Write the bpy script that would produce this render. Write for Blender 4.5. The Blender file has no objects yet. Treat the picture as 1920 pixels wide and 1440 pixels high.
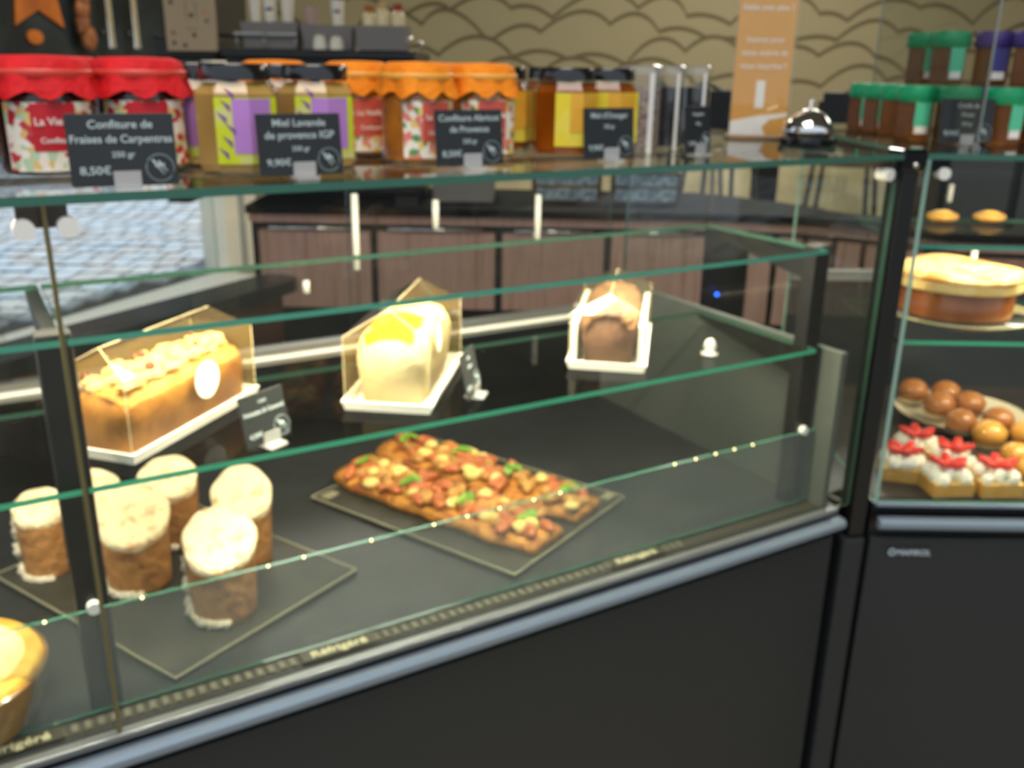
import bpy, math, random
from mathutils import Vector, Matrix
random.seed(7)
sc = bpy.context.scene
PI = math.pi
# ------------------------------------------------------------------ camera
W, H, FPX = 1920.0, 1440.0, 1740.0
cam_d = bpy.data.cameras.new('camera'); cam = bpy.data.objects.new('camera', cam_d)
sc.collection.objects.link(cam); sc.camera = cam
cam_d.sensor_width = 36.0; cam_d.sensor_fit = 'HORIZONTAL'; cam_d.lens = FPX / W * 36.0
cam_d.clip_start = 0.02; cam_d.clip_end = 200
right = Vector((0.99987031, 0.00520787, 0.01523948))
down = Vector((0.01610477, -0.3233323, -0.94614843))
fwd = Vector((0.0, 0.94627116, -0.32337424))
cam.matrix_world = Matrix(((right.x, -down.x, -fwd.x, 0.0), (right.y, -down.y, -fwd.y, 0.0),
                           (right.z, -down.z, -fwd.z, 1.355), (0, 0, 0, 1)))
USE_DOF = True
cam_d.dof.use_dof = USE_DOF            # the photograph is focused far too close: everything is soft
cam_d.dof.focus_distance = 0.20
cam_d.dof.aperture_fstop = 25.0
# ------------------------------------------------------------------ world and light
def lin(h):
    h = h.lstrip('#'); r = [int(h[i:i+2], 16) / 255 for i in (0, 2, 4)]
    return tuple((c / 12.92 if c <= .04045 else ((c + .055) / 1.055) ** 2.4) for c in r) + (1.0,)
wd = bpy.data.worlds.new('daylight'); sc.world = wd; wd.use_nodes = True
bgn = wd.node_tree.nodes['Background']; bgn.inputs[0].default_value = (.78, .88, 1.0, 1); bgn.inputs[1].default_value = 1.0
sc.view_settings.view_transform = 'Standard'; sc.view_settings.look = 'None'
sc.view_settings.gamma = 1.0; sc.view_settings.use_curve_mapping = False; sc.view_settings.exposure = 0.0
try:
    sc.cycles.transparent_max_bounces = 40; sc.cycles.max_bounces = 14
except Exception: pass
def sun(rot, power, col, ang=1.0):
    l = bpy.data.lights.new('sun', 'SUN'); l.energy = power; l.color = col; l.angle = math.radians(ang)
    o = bpy.data.objects.new('sun', l); sc.collection.objects.link(o); o.rotation_euler = rot
def area(name, loc, direction, sx, sy, power, col):
    l = bpy.data.lights.new(name, 'AREA'); l.shape = 'RECTANGLE'; l.size = sx; l.size_y = sy; l.energy = power; l.color = col
    o = bpy.data.objects.new(name, l); sc.collection.objects.link(o); o.location = loc
    return o, l
sun((math.radians(38), 0, math.radians(166)), 4.5, (1, .96, .9))
# case frame A: origin at its right front corner, u along the front, v into the case
OA = Vector((0.53154133, 1.316077, 0)); U = Vector((0.8580249, 0.51360809, 0)); V = Vector((-0.51360809, 0.8580249, 0))
RZA = math.atan2(U.y, U.x)
def A(s, v, z=0.0):
    p = OA + U * s + V * v; return Vector((p.x, p.y, z))
o, l = area('led_bar_light', A(-0.72, 0.20, 1.234), None, 1.25, 0.02, 6, (1, .84, .58))
o.rotation_euler = (math.radians(3), 0, RZA)
o, l = area('led_bar_light', A(-0.72, 0.05, 1.234), None, 1.25, 0.02, 15.5, (1, .84, .58))
o.rotation_euler = (math.radians(6), 0, RZA)
o, l = area('led_bar_light', (1.1, 1.40, 1.234), None, 0.9, 0.02, 11, (1, .84, .58))
o.rotation_euler = (math.radians(3), 0, 0)
for (x, y, p) in ((1.6, 5.2, 80), (-0.9, 4.4, 50), (3.4, 3.6, 40), (-.1, .1, 34)):
    o, l = area('ceiling_fill_light', (x, y, 2.95), None, 1.2, 1.2, p, (1, .93, .82))  # unseen area lights added to brighten the room and the jar fronts
# ------------------------------------------------------------------ materials
MATS = {}
def pbr(name, col, rough=.5, metal=0.0, col2=None, scale=20, bump=0.0, bscale=None, emit=0.0, trans=0.0, ior=1.45, spec=.5, coat=0.0, stretch=None, lo=.35, hi=.65, voro=False, detail=3):
    if name in MATS: return MATS[name]
    m = bpy.data.materials.new(name); m.use_nodes = True; nt = m.node_tree; b = nt.nodes['Principled BSDF']
    b.inputs['Base Color'].default_value = lin(col); b.inputs['Roughness'].default_value = rough; b.inputs['Metallic'].default_value = metal
    b.inputs['IOR'].default_value = ior; b.inputs['Specular IOR Level'].default_value = spec
    b.inputs['Coat Weight'].default_value = coat; b.inputs['Transmission Weight'].default_value = trans
    if emit:
        b.inputs['Emission Color'].default_value = lin(col); b.inputs['Emission Strength'].default_value = emit
    if col2 or bump:
        tc = nt.nodes.new('ShaderNodeTexCoord'); mp = nt.nodes.new('ShaderNodeMapping')
        nt.links.new(tc.outputs['Object'], mp.inputs[0])
        if stretch: mp.inputs['Scale'].default_value = stretch
    if col2:
        if voro:
            n = nt.nodes.new('ShaderNodeTexVoronoi'); n.inputs['Scale'].default_value = scale
            sp = nt.nodes.new('ShaderNodeSeparateColor'); nt.links.new(n.outputs['Color'], sp.inputs[0]); out = sp.outputs[0]
        else:
            n = nt.nodes.new('ShaderNodeTexNoise'); n.inputs['Scale'].default_value = scale; n.inputs['Detail'].default_value = detail; out = n.outputs[0]
        nt.links.new(mp.outputs[0], n.inputs['Vector'])
        r = nt.nodes.new('ShaderNodeValToRGB'); nt.links.new(out, r.inputs[0])
        cols = [col] + (col2 if isinstance(col2, list) else [col2])
        e = r.color_ramp.elements; e[0].position = lo; e[0].color = lin(cols[0]); e[1].position = hi; e[1].color = lin(cols[-1])
        for i in range(1, len(cols) - 1):
            x = e.new(lo + (hi - lo) * i / (len(cols) - 1)); x.color = lin(cols[i])
        if voro: r.color_ramp.interpolation = 'CONSTANT'
        nt.links.new(r.outputs[0], b.inputs['Base Color'])
    if bump:
        n2 = nt.nodes.new('ShaderNodeTexNoise'); n2.inputs['Scale'].default_value = bscale or scale; n2.inputs['Detail'].default_value = 4
        nt.links.new(mp.outputs[0], n2.inputs['Vector'])
        bp = nt.nodes.new('ShaderNodeBump'); bp.inputs['Strength'].default_value = bump; bp.inputs['Distance'].default_value = .01
        nt.links.new(n2.outputs[0], bp.inputs['Height']); nt.links.new(bp.outputs[0], b.inputs['Normal'])
    MATS[name] = m; return m
def clear(name, tint=(.93, .97, .95), haze=None, hazef=0.0, rough=0.0, ior=1.45, gain=1.0):
    """thin clear sheet: see-through, Fresnel reflection, optionally a little haze"""
    if name in MATS: return MATS[name]
    m = bpy.data.materials.new(name); m.use_nodes = True; nt = m.node_tree; N = nt.nodes; Lk = nt.links
    for n in list(N):
        if n.type != 'OUTPUT_MATERIAL': N.remove(n)
    out = [n for n in N if n.type == 'OUTPUT_MATERIAL'][0]
    t = N.new('ShaderNodeBsdfTransparent'); t.inputs[0].default_value = tuple(tint) + (1,)
    g = N.new('ShaderNodeBsdfGlossy'); g.inputs['Roughness'].default_value = rough
    fr = N.new('ShaderNodeFresnel'); fr.inputs[0].default_value = ior
    geo = N.new('ShaderNodeNewGeometry')
    nf = N.new('ShaderNodeMath'); nf.operation = 'MULTIPLY'; nf.use_clamp = True
    inv = N.new('ShaderNodeMath'); inv.operation = 'SUBTRACT'; inv.inputs[0].default_value = 1.0; Lk.new(geo.outputs['Backfacing'], inv.inputs[1])
    mm = N.new('ShaderNodeMath'); mm.operation = 'MULTIPLY'; mm.inputs[1].default_value = gain
    Lk.new(fr.outputs[0], mm.inputs[0]); Lk.new(mm.outputs[0], nf.inputs[0]); Lk.new(inv.outputs[0], nf.inputs[1])
    src = t.outputs[0]
    if hazef:
        d = N.new('ShaderNodeBsdfDiffuse'); d.inputs[0].default_value = lin(haze)
        hz = N.new('ShaderNodeMixShader'); hz.inputs[0].default_value = hazef; Lk.new(t.outputs[0], hz.inputs[1]); Lk.new(d.outputs[0], hz.inputs[2]); src = hz.outputs[0]
    mx = N.new('ShaderNodeMixShader'); Lk.new(nf.outputs[0], mx.inputs[0]); Lk.new(src, mx.inputs[1]); Lk.new(g.outputs[0], mx.inputs[2])
    Lk.new(mx.outputs[0], out.inputs[0]); MATS[name] = m; return m
GL = clear('case_glass', tint=(.965, .985, .975), gain=1.1)
GLS = clear('shelf_glass', tint=(.975, .99, .98), gain=.35)
GLD = clear('deflector_glass', tint=(.95, .97, .94), haze='#b4c0c4', hazef=.10, gain=1.6)  # pale diffuse haze mixed in for the reflection on the lip
FILM = clear('clear_film', tint=(.97, .95, .9), haze='#f2e6c8', hazef=.02, rough=.06, gain=1.3)
FILMG = clear('golden_film', tint=(.95, .88, .70), haze='#c8a860', hazef=.20, rough=.15, gain=1.6)
JARGL = clear('jar_glass', tint=(.97, .97, .97), gain=1.6)
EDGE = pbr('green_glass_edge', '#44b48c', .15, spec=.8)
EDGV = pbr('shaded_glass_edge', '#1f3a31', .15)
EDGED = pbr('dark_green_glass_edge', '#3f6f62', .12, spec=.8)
BLK = pbr('black_metal', '#141516', .35)
BLKG = pbr('black_gloss', '#0c0d0e', .08, coat=.4)
CHAR = pbr('charcoal_panel', '#23272b', .55, bump=.03, bscale=600)
DECK = pbr('deck_steel', '#26292d', .42, col2='#2c3034', scale=30, metal=.15)
SLATE = pbr('slate', '#2a2a28', .5, col2='#363632', scale=25, bump=.1, bscale=60)
SILV = pbr('brushed_aluminium', '#b4b6b4', .32, metal=.85)
CHROME = pbr('chrome', '#e6e6e6', .08, metal=1)
RAIL = pbr('rail_anodised', '#8494a6', .32, metal=.4); CHN = pbr('channel_grey', '#70767a', .3, metal=.5)
WHITE = pbr('white_card', '#f4f2ec', .5)
WPL = pbr('white_plastic', '#e8e8e4', .3)
POST = pbr('post_grey', '#1b1d20', .4, metal=.2)
CREAM = pbr('jamb_cream', '#f2efe4', .6)
CHALK = pbr('card_slate', '#23282b', .5)
INK = pbr('chalk_ink', '#b9c8cc', .6)
ACR = clear('acrylic', tint=(.9, .9, .9), haze='#ffffff', hazef=.3, rough=.05, gain=2)
# ------------------------------------------------------------------ mesh helpers
class MB:
    def __init__(s): s.v = []; s.f = []; s.m = []; s.mats = []; s.T = None
    def mi(s, m):
        if m not in s.mats: s.mats.append(m)
        return s.mats.index(m)
    def add(s, vs, fs, m):
        b = len(s.v)
        for p in vs:
            p = Vector(p)
            if s.T: p = s.T @ p
            s.v.append(p)
        k = s.mi(m)
        for i, f in enumerate(fs): s.f.append([b + j for j in f]); s.m.append(k)
        return s
    def box(s, a, b, m, edge=None, eaxis=1):
        x0, y0, z0 = a; x1, y1, z1 = b
        vs = [(x0,y0,z0),(x1,y0,z0),(x1,y1,z0),(x0,y1,z0),(x0,y0,z1),(x1,y0,z1),(x1,y1,z1),(x0,y1,z1)]
        fs = [(0,3,2,1),(4,5,6,7),(0,1,5,4),(2,3,7,6),(1,2,6,5),(3,0,4,7)]; ax = [2, 2, 1, 1, 0, 0]
        if edge is None: return s.add(vs, fs, m)
        # eaxis = thin axis (its faces are clear, the rest are cut edges)
        s.add(vs, [f for f, q in zip(fs, ax) if q == eaxis], m); s.add(vs, [f for f, q in zip(fs, ax) if q != eaxis], edge); return s
    def lathe(s, prof, m, n=32, c=(0, 0, 0), wob=None, a0=0.0, cap=True):
        vs = []; fs = []
        for k, (r, z) in enumerate(prof):
            for i in range(n):
                a = a0 + 2 * PI * i / n; rr, zz = r, z
                if wob: rr, zz = wob(k, a, r, z)
                vs.append((c[0] + rr * math.cos(a), c[1] + rr * math.sin(a), c[2] + zz))
        for k in range(len(prof) - 1):
            for i in range(n):
                j = (i + 1) % n; fs.append((k * n + i, k * n + j, (k + 1) * n + j, (k + 1) * n + i))
        if cap:
            fs.append(tuple(reversed(range(n)))); fs.append(tuple((len(prof) - 1) * n + i for i in range(n)))
        return s.add(vs, fs, m)
    def tube(s, pts, r, m, n=8, closed=False):
        pts = [Vector(p) for p in pts]; vs = []; fs = []; N = len(pts)
        rs = r if isinstance(r, (list, tuple)) else [r] * N
        for k, p in enumerate(pts):
            a = pts[(k + 1) % N] if (closed or k < N - 1) else p; b = pts[k - 1] if (closed or k > 0) else p
            t = (a - b).normalized(); up = Vector((0, 0, 1)) if abs(t.z) < .9 else Vector((1, 0, 0))
            x = t.cross(up).normalized(); y = t.cross(x)
            for i in range(n):
                q = 2 * PI * i / n; vs.append(p + (x * math.cos(q) + y * math.sin(q)) * rs[k])
        K = N if closed else N - 1
        for k in range(K):
            for i in range(n):
                j = (i + 1) % n; k2 = (k + 1) % N; fs.append((k * n + i, k * n + j, k2 * n + j, k2 * n + i))
        if not closed: fs += [tuple(reversed(range(n))), tuple((N - 1) * n + i for i in range(n))]
        return s.add(vs, fs, m)
    def prism(s, poly, z0, z1, m, side=None):
        n = len(poly); vs = [(x, y, z0) for x, y in poly] + [(x, y, z1) for x, y in poly]
        s.add(vs, [tuple(reversed(range(n))), tuple(n + i for i in range(n))], m)
        return s.add(vs, [(i, (i + 1) % n, n + (i + 1) % n, n + i) for i in range(n)], side or m)
    def prismy(s, poly, y0, y1, m, side=None):      # poly in x,z
        n = len(poly); vs = [(x, y0, z) for x, z in poly] + [(x, y1, z) for x, z in poly]
        s.add(vs, [tuple(range(n)), tuple(n + i for i in reversed(range(n)))], m)
        return s.add(vs, [((i + 1) % n, i, n + i, n + (i + 1) % n) for i in range(n)], side or m)
    def blob(s, c, r, m, n=10, k=7, jit=0.0, sq=(1, 1, 1)):
        vs = [(c[0], c[1], c[2] - r * sq[2])]; fs = []
        for j in range(1, k):
            t = PI * j / k
            for i in range(n):
                a = 2 * PI * i / n; q = r * (1 + random.uniform(-jit, jit))
                vs.append((c[0] + q * sq[0] * math.sin(t) * math.cos(a), c[1] + q * sq[1] * math.sin(t) * math.sin(a), c[2] - q * sq[2] * math.cos(t)))
        vs.append((c[0], c[1], c[2] + r * sq[2])); L = len(vs) - 1
        for i in range(n):
            i2 = (i + 1) % n; fs.append((0, 1 + i2, 1 + i)); fs.append((L, 1 + (k - 2) * n + i, 1 + (k - 2) * n + i2))
            for j in range(k - 2): fs.append((1 + j * n + i, 1 + j * n + i2, 1 + (j + 1) * n + i2, 1 + (j + 1) * n + i))
        return s.add(vs, fs, m)
    def build(s, name, parent=None, smooth=False, bevel=0.0, sub=0, kind=None, label=None):
        me = bpy.data.meshes.new(name); me.from_pydata([tuple(p) for p in s.v], [], s.f)
        for m in s.mats: me.materials.append(m)
        for p, k in zip(me.polygons, s.m): p.material_index = k; p.use_smooth = bool(smooth)
        me.update(); o = bpy.data.objects.new(name, me); sc.collection.objects.link(o)
        if parent: o.parent = parent
        if bevel:
            b = o.modifiers.new('bevel', 'BEVEL'); b.width = bevel; b.segments = 2; b.limit_method = 'ANGLE'
        if sub:
            b = o.modifiers.new('sub', 'SUBSURF'); b.levels = sub; b.render_levels = sub
        if smooth and smooth == 'auto':
            e = o.modifiers.new('split', 'EDGE_SPLIT'); e.split_angle = math.radians(40)
        if kind: o['kind'] = kind
        if label: o['label'] = label
        return o
def tag(o, label, cat, group=None):
    o['label'] = label; o['category'] = cat
    if group: o['group'] = group
    return o
def thing(name, label, cat, loc=(0, 0, 0), rz=0.0, group=None):
    o = bpy.data.objects.new(name, None); o.empty_display_size = .03; sc.collection.objects.link(o)
    o.location = loc; o.rotation_euler = (0, 0, rz); return tag(o, label, cat, group)
def dup(root, loc, rz, label, group=None, scale=None):
    r = root.copy(); sc.collection.objects.link(r); r.location = loc; r.rotation_euler = (0, 0, rz)
    r['label'] = label
    if group: r['group'] = group
    if scale: r.scale = scale
    for ch in list(root.children):
        c = ch.copy(); sc.collection.objects.link(c); c.parent = r
        for g in list(ch.children):
            d = g.copy(); sc.collection.objects.link(d); d.parent = c
    return r
def text(name, body, size, parent, loc, rot, m, width=None, align='CENTER'):
    cu = bpy.data.curves.new(name, 'FONT'); cu.body = body; cu.size = size; cu.align_x = align; cu.extrude = .0002; cu.offset = size * .012
    t = bpy.data.objects.new(name + '_t', cu); sc.collection.objects.link(t); bpy.context.view_layer.update()
    me = bpy.data.meshes.new_from_object(t.evaluated_get(bpy.context.evaluated_depsgraph_get()))
    bpy.data.objects.remove(t); me.name = name; me.materials.clear(); me.materials.append(m)
    o = bpy.data.objects.new(name, me); sc.collection.objects.link(o); o.parent = parent; o.location = loc; o.rotation_euler = rot
    if width and me.vertices:
        w = max(v.co.x for v in me.vertices) - min(v.co.x for v in me.vertices)
        if w > 0: k = width / w; o.scale = (k, min(k, 1.0) if k < 1 else 1, 1)
    return o
def structure(o): o['kind'] = 'structure'; return o
FRONT = (PI / 2, 0, 0)      # text standing upright facing -Y
# ================================================================== ROOM
m = MB(); m.prism([(-5.43, -3.0), (8, -3.0), (8, 7.4), (-1.50, 7.4)], -.1, 0, pbr('floor_marble', '#b5a888', .35, col2='#8d8062', scale=2.2, bump=.02))
structure(m.build('floor'))
m = MB(); m.box((-30, -40, -.12), (40, -3.0, -.02), pbr('street_asphalt', '#3a3a3c', .9)); structure(m.build('street_ground'))
m = MB(); m.box((-1.85, -.6, 3.1), (8, 7.4, 3.2), pbr('ceiling_paint', '#8d8a84', .8)); m.box((-4.3, -.6, 3.1), (-1.85, 7.4, 3.2), pbr('ceiling_paint', '#8d8a84', .8)); structure(m.build('ceiling'))
PW = pbr('relief_pad', '#847c5e', .75, bump=.05, bscale=60); PE = pbr('relief_seam_shade', '#564d34', .85)  # seam darkened in colour for the shade between the pads
WAIN = pbr('wainscot_marble', '#d8cca8', .45, col2='#b0a27e', scale=3.0)
m = MB(); m.box((-2.1, 7.0, 0), (8, 7.2, 1.0), WAIN); m.box((-2.1, 7.0, 1.0), (8, 7.2, 3.1), PE); structure(m.build('wall_back'))
m = MB()                                               # scalloped relief: overlapping padded hills, lower rows in front
rows = 10
for r in range(rows):
    z0 = 2.34 - r * .15; x = -2.1 + (r % 2) * .27
    while x < 7.9:
        w = random.uniform(.40, .60); h = random.uniform(.26, .42); sk = random.uniform(-.9, .9); pts = []; n = 14
        for i in range(n + 1):
            t = i / n; xx = x - w * .25 + w * 1.45 * t; q = max(0.0, math.sin(PI * t)) ** (.58)
            pts.append((xx + sk * .15 * q, z0 + h * q))
        yb = 6.985 - r * .014 - random.uniform(0, .003)
        for (gr, mt, dy) in ((.030, PE, 0), (0, PW, -.006)):
            cx = x + w * .5; pl = [(px, pz + gr) for px, pz in pts]
            poly = [(pl[-1][0], max(z0 - .2, 1.0)), (pl[0][0], max(z0 - .2, 1.0))] + pl
            m.prismy(poly, yb + dy, 7.0, mt)
        x += w * .82
structure(m.build('wall_relief_panel')); bpy.data.objects['wall_relief_panel'].name = 'wall_back_relief'
m = MB(); m.box((-2.1, 6.955, .955), (8, 7.0, 1.0), pbr('rail_dark', '#3b3a33', .5)); structure(m.build('trim_1'))
m = MB(); m.box((7.0, -.6, 0), (7.15, 7.0, 3.1), pbr('wall_paint', '#8f856c', .8)); structure(m.build('wall_right'))
# left wall: a low shop window with the paved street behind
LW0 = Vector((-2.596, 4.504, 0)); LD = Vector((.35374, .93534, 0)); LN = Vector((-.93534, .35374, 0)); RL = math.atan2(LD.y, LD.x)
def lw(name): e = bpy.data.objects.new(name, None); return e
Tl = Matrix.Translation(LW0) @ Matrix.Rotation(RL, 4, 'Z')        # local x along the wall, +y outwards
DW = pbr('dark_window_board', '#23282a', .25, col2='#30383a', scale=4)
m = MB(); m.T = Tl; m.box((-2.6, 0, 1.32), (1.75, .08, 3.1), DW); structure(m.build('wall_left'))
m = MB(); m.T = Tl; m.box((1.78, -.05, 0), (2.13, .14, 3.1), CREAM); m.box((1.93, -.06, 0), (1.99, -.05, 3.1), pbr('jamb_line', '#a5aaa8', .5)); structure(m.build('trim_2'))
m = MB(); m.T = Tl; m.box((-2.6, -.26, .0), (1.8, .05, .012), pbr('sill_white', '#f4f2ec', .5)); structure(m.build('trim_3'))
m = MB(); m.T = Tl; m.box((-2.6, .03, .012), (1.78, .04, 1.32), GL, EDGE, 1); structure(m.build('window_1'))
m = MB(); m.T = Tl; m.box((2.1, 0, 0), (2.95, .1, 3.1), pbr('wall_paint', '#8f856c', .8)); structure(m.build('wall_left_end'))
m = MB(); m.T = Tl                                      # street outside: rows of stone setts
STN = pbr('stone_setts', '#a9b6cd', .75, col2=['#bccadf', '#b3b0b8', '#ccd6e6'], scale=3, lo=.3, hi=.7, bump=.1, bscale=30); GAP = pbr('sett_joint', '#4a4645', .9)
m.box((-7, .05, -.1), (12, 14, -.018), GAP); structure(m.build('ground'))
m = MB(); y = 2.0; k = 0
while y < 13.5:
    x = -11.0 + (k % 2) * .085
    while x < -.6:
        wdt = random.uniform(.145, .185)
        q = Vector((x + wdt, y, 0)) - LW0
        if q.dot(LN) > .09: m.box((x, y, -.03), (x + wdt - .022, y + .20, random.uniform(-.004, .004)), STN)
        x += wdt
    y += .245; k += 1
structure(m.build('pavement'))
# orange star painted on the dark board, with steel pull bars
ORG = pbr('star_orange', '#b4641e', .5, col2='#8f4a14', scale=6)
m = MB(); m.T = Tl; pts = []
for i in range(10):
    a = PI / 2 + i * PI / 5; r = .26 if i % 2 == 0 else .13; pts.append((.52 + r * math.cos(a), 1.72 + r * math.sin(a)))
pts2 = [(.52 + (px - .52) , pz) for px, pz in pts]
m.prismy(pts2, -.015, -.001, ORG); m.prismy([(.48 + .05 * math.cos(i * .5236), 1.46 + .035 * math.sin(i * .5236)) for i in range(12)], -.014, -.001, ORG)
tag(m.build('star_decoration'), 'orange star decoration on the dark board above the street window', 'decoration')
for x, lb in ((.93, 'left vertical steel pull bar beside the orange star'), (1.12, 'right vertical steel pull bar, further from the orange star')):
    e = thing('pull_bar', lb, 'handle', (0, 0, 0), 0, 'steel pull bars')
    m = MB(); m.T = Tl; m.tube([(x, -.07, 1.42), (x, -.07, 2.3)], .022, CHROME, 12); m.build('bar', e, True)
    m = MB(); m.T = Tl; m.tube([(x, -.07, 1.5), (x, 0, 1.5)], .012, CHROME); m.build('bracket', e, True)
    m = MB(); m.T = Tl; m.tube([(x, -.07, 2.2), (x, 0, 2.2)], .012, CHROME); m.build('bracket', e, True)
m = MB(); m.T = Tl
for i in range(9):
    m.blob((.78 + random.uniform(-.05, .05), -.06, 1.46 + i * .07), .05, pbr('dried_leaf', '#6e4023', .7, col2='#a0673a', scale=20), 8, 6, .2, (1, .5, 1.2))
tag(m.build('dried_garland', smooth=True), 'brown dried garland hanging beside the orange star', 'decoration')
# ================================================================== BACK BAR
PK = pbr('pink_wood', '#a98278', .5, col2=['#bb978c', '#9a7266'], scale=5, stretch=(14, 14, .6), lo=.3, hi=.7)
bar = thing('bar_counter', 'long back bar with black top and pinkish wood cabinet fronts', 'counter', (0, 0, 0))
def curve_pts(off, off2=None):
    # plan line of the bar front: straight then curving towards the viewer
    c = Vector((.55, 2.94 - .75)); pts = [Vector((-.85, 2.97 + off))]
    for i in range(0, 9):
        R = .75 + off + ((off2 if off2 is not None else off) - off) * min(1, i / 4)
        a = PI / 2 - i * (PI * .30) / 8; pts.append(Vector((c.x + .10 + R * 1.0 * math.cos(a), c.y + R * math.sin(a))))
    d = (pts[-1] - pts[-2]).normalized(); pts.append(pts[-1] + Vector((1.2, -.12)))
    return pts
F0 = curve_pts(0); B0 = curve_pts(.50, .14)
def ribbon(mb, F, B, z0, z1, mt):
    mb.prism([tuple(p) for p in F] + [tuple(p) for p in reversed(B)], z0, z1, mt)
Fo = curve_pts(-.03)
m = MB(); ribbon(m, Fo, B0, .905, .93, pbr('counter_black', '#101011', .7, spec=.12)); m.build('counter_top', bar)
m = MB(); ribbon(m, F0, B0, .875, .905, PK); m.build('fascia', bar)
Fi = curve_pts(.03)
m = MB(); ribbon(m, Fi, B0, .0, .875, BLK); m.build('carcass', bar)
k = 0
xs = [-.83, -.45, -.05, .3, .62]
for a, b in zip(xs[:-1], xs[1:]):
    m = MB(); m.box((a + .012, 2.955 , .60), (b - .012, 3.0, .85), PK); d = m.build('door', bar, bevel=.002)
    m = MB(); m.tube([(a + .05, 2.94, .862), (b - .05, 2.94, .862)], .006, CHROME); m.build('handle', d, True)
for i in range(2, 8):
    p, q = F0[i], F0[i + 1]; t = (q - p).normalized() * .01; n = Vector((t.y, -t.x)).normalized() * .012
    m = MB(); m.prism([tuple(p + t + n), tuple(q - t + n), tuple(q - t - n * 2), tuple(p + t - n * 2)], .58, .86, PK); m.build('curved_panel', bar)
m = MB(); m.prism([(F0[-2].x, F0[-2].y - .012), (F0[-1].x, F0[-1].y - .012), (F0[-1].x, F0[-1].y + .05), (F0[-2].x, F0[-2].y + .05)], .58, .86, PK); m.build('curved_panel', bar)
m = MB(); m.blob((.655, 2.925, .672), .006, pbr('indicator_blue', '#1a5cff', .3, emit=6.0), 10, 8); m.build('indicator_light', bar, True, label='small blue indicator light')
# coffee machine with cup tray on top
cm = thing('espresso_machine', 'wide black espresso machine with a flat top tray on the back bar', 'coffee machine', (-.58, 2.95, .93))
m = MB(); m.box((-.52, .06, 0.03), (.27, .5, .40), BLK); m.build('body', cm, bevel=.01)
m = MB(); m.box((-.30, -.03, .44), (.275, .5, .465), BLK); m.build('top_tray', cm, bevel=.004)
m = MB(); m.box((-.30, .02, .40), (.275, .48, .44), pbr('machine_grey', '#2b2a28', .35)); m.build('top_rim', cm)
for x in (-.18, .0, .16):
    m = MB(); m.lathe([(.03, .27), (.034, .30), (.034, .34)], CHROME, 20, (x, .02, 0)); m.tube([(x, .0, .30), (x, -.12, .28)], .010, BLK); m.build('group_head', cm, True)
m = MB(); m.tube([(.25, -.02, .47), (.25, -.02, .505)], .004, CHROME); m.tube([(.25, .45, .47), (.25, .45, .505)], .004, CHROME); m.tube([(.25, -.02, .503), (.25, .45, .503)], .004, CHROME); m.build('guard_rail', cm, True)
m = MB(); m.box((-.52, .02, 0), (-.45, .5, .03), BLK); m.build('foot', cm); m = MB(); m.box((.2, .02, 0), (.27, .5, .03), BLK); m.build('foot', cm)
m = MB(); m.box((-.46, .04, .50), (-.33, .40, .9), pbr('grinder_dark', '#26231f', .4)); m.build('side_housing', cm, bevel=.01)
m = MB(); m.box((-.52, .03, .43), (-.33, .5, .50), BLK); m.build('side_base', cm, bevel=.01)
# wooden board with coloured dots leaning on the machine
bd = thing('menu_board', 'beige board dotted with coloured spots beside the cup trays', 'board', (-.96, 2.94, 1.385))
BRD = pbr('board_beige', '#b09a7c', .6)
m = MB(); m.box((-.085, 0, 0.0), (.065, .015, .30), BRD); m.build('panel', bd, bevel=.002)
DOT = [('#30343c', -.062, .022), ('#8a5b3c', -.062, .05), ('#403028', .0, .045), ('#30343c', -.03, .016), ('#c08050', .035, .11), ('#4f6a66', .04, .085), ('#30343c', -.062, .135), ('#2c2c30', -.005, .10)]
for i, (c, x, z) in enumerate(DOT):
    m = MB(); m.prismy([(x + .006 * math.cos(t * PI / 5), z + .006 * math.sin(t * PI / 5)) for t in range(10)], -.0015, 0, pbr('dot_' + c[1:], c, .6)); m.build('spot', bd)
for a, b in (((-.022, -.001, .06), (.012, 0, .064)), ((-.022, -.001, .09), (-.018, 0, .14)), ((.008, -.001, .09), (.012, 0, .14))):
    m = MB(); m.box(a, b, pbr('board_line', '#8a8a60', .6)); m.build('drawn_line', bd)
# grey cup crates on the machine top
CR = pbr('crate_grey', '#7e7a77', .5); TZ = 1.395
def crate(x, y, z, w, h, lb):
    e = thing('cup_crate', lb, 'crate', (x, y, z), 0, 'grey cup crates')
    m = MB(); t = .003; top = w / 2; bt = w / 2 - .008
    vs = []
    m.add([(-bt, -.05, 0), (bt, -.05, 0), (bt, .05, 0), (-bt, .05, 0), (-top, -.06, h), (top, -.06, h), (top, .06, h), (-top, .06, h),
           (-top + t, -.06 + t, h), (top - t, -.06 + t, h), (top - t, .06 - t, h), (-top + t, .06 - t, h), (-bt + t, -.05 + t, .004), (bt - t, -.05 + t, .004), (bt - t, .05 - t, .004), (-bt + t, .05 - t, .004)],
          [(3, 2, 1, 0), (0, 1, 5, 4), (1, 2, 6, 5), (2, 3, 7, 6), (3, 0, 4, 7), (4, 5, 9, 8), (5, 6, 10, 9), (6, 7, 11, 10), (7, 4, 8, 11), (8, 9, 13, 12), (9, 10, 14, 13), (10, 11, 15, 14), (11, 8, 12, 15), (12, 13, 14, 15)], CR)
    m.build('tub', e); return e
c1 = crate(-.735, 2.99, TZ, .17, .075, 'left grey crate behind the pale wire stand on the machine')
c2 = crate(-.565, 2.99, TZ, .155, .068, 'middle grey crate with two upturned cups before it')
c3 = crate(-.40, 2.96, TZ, .155, .068, 'right grey crate holding cream and amber bottles')
ws = thing('wire_stand', 'pale metal stand with two shelves before the left crate', 'stand', (-.745, 2.93, TZ))
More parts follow.
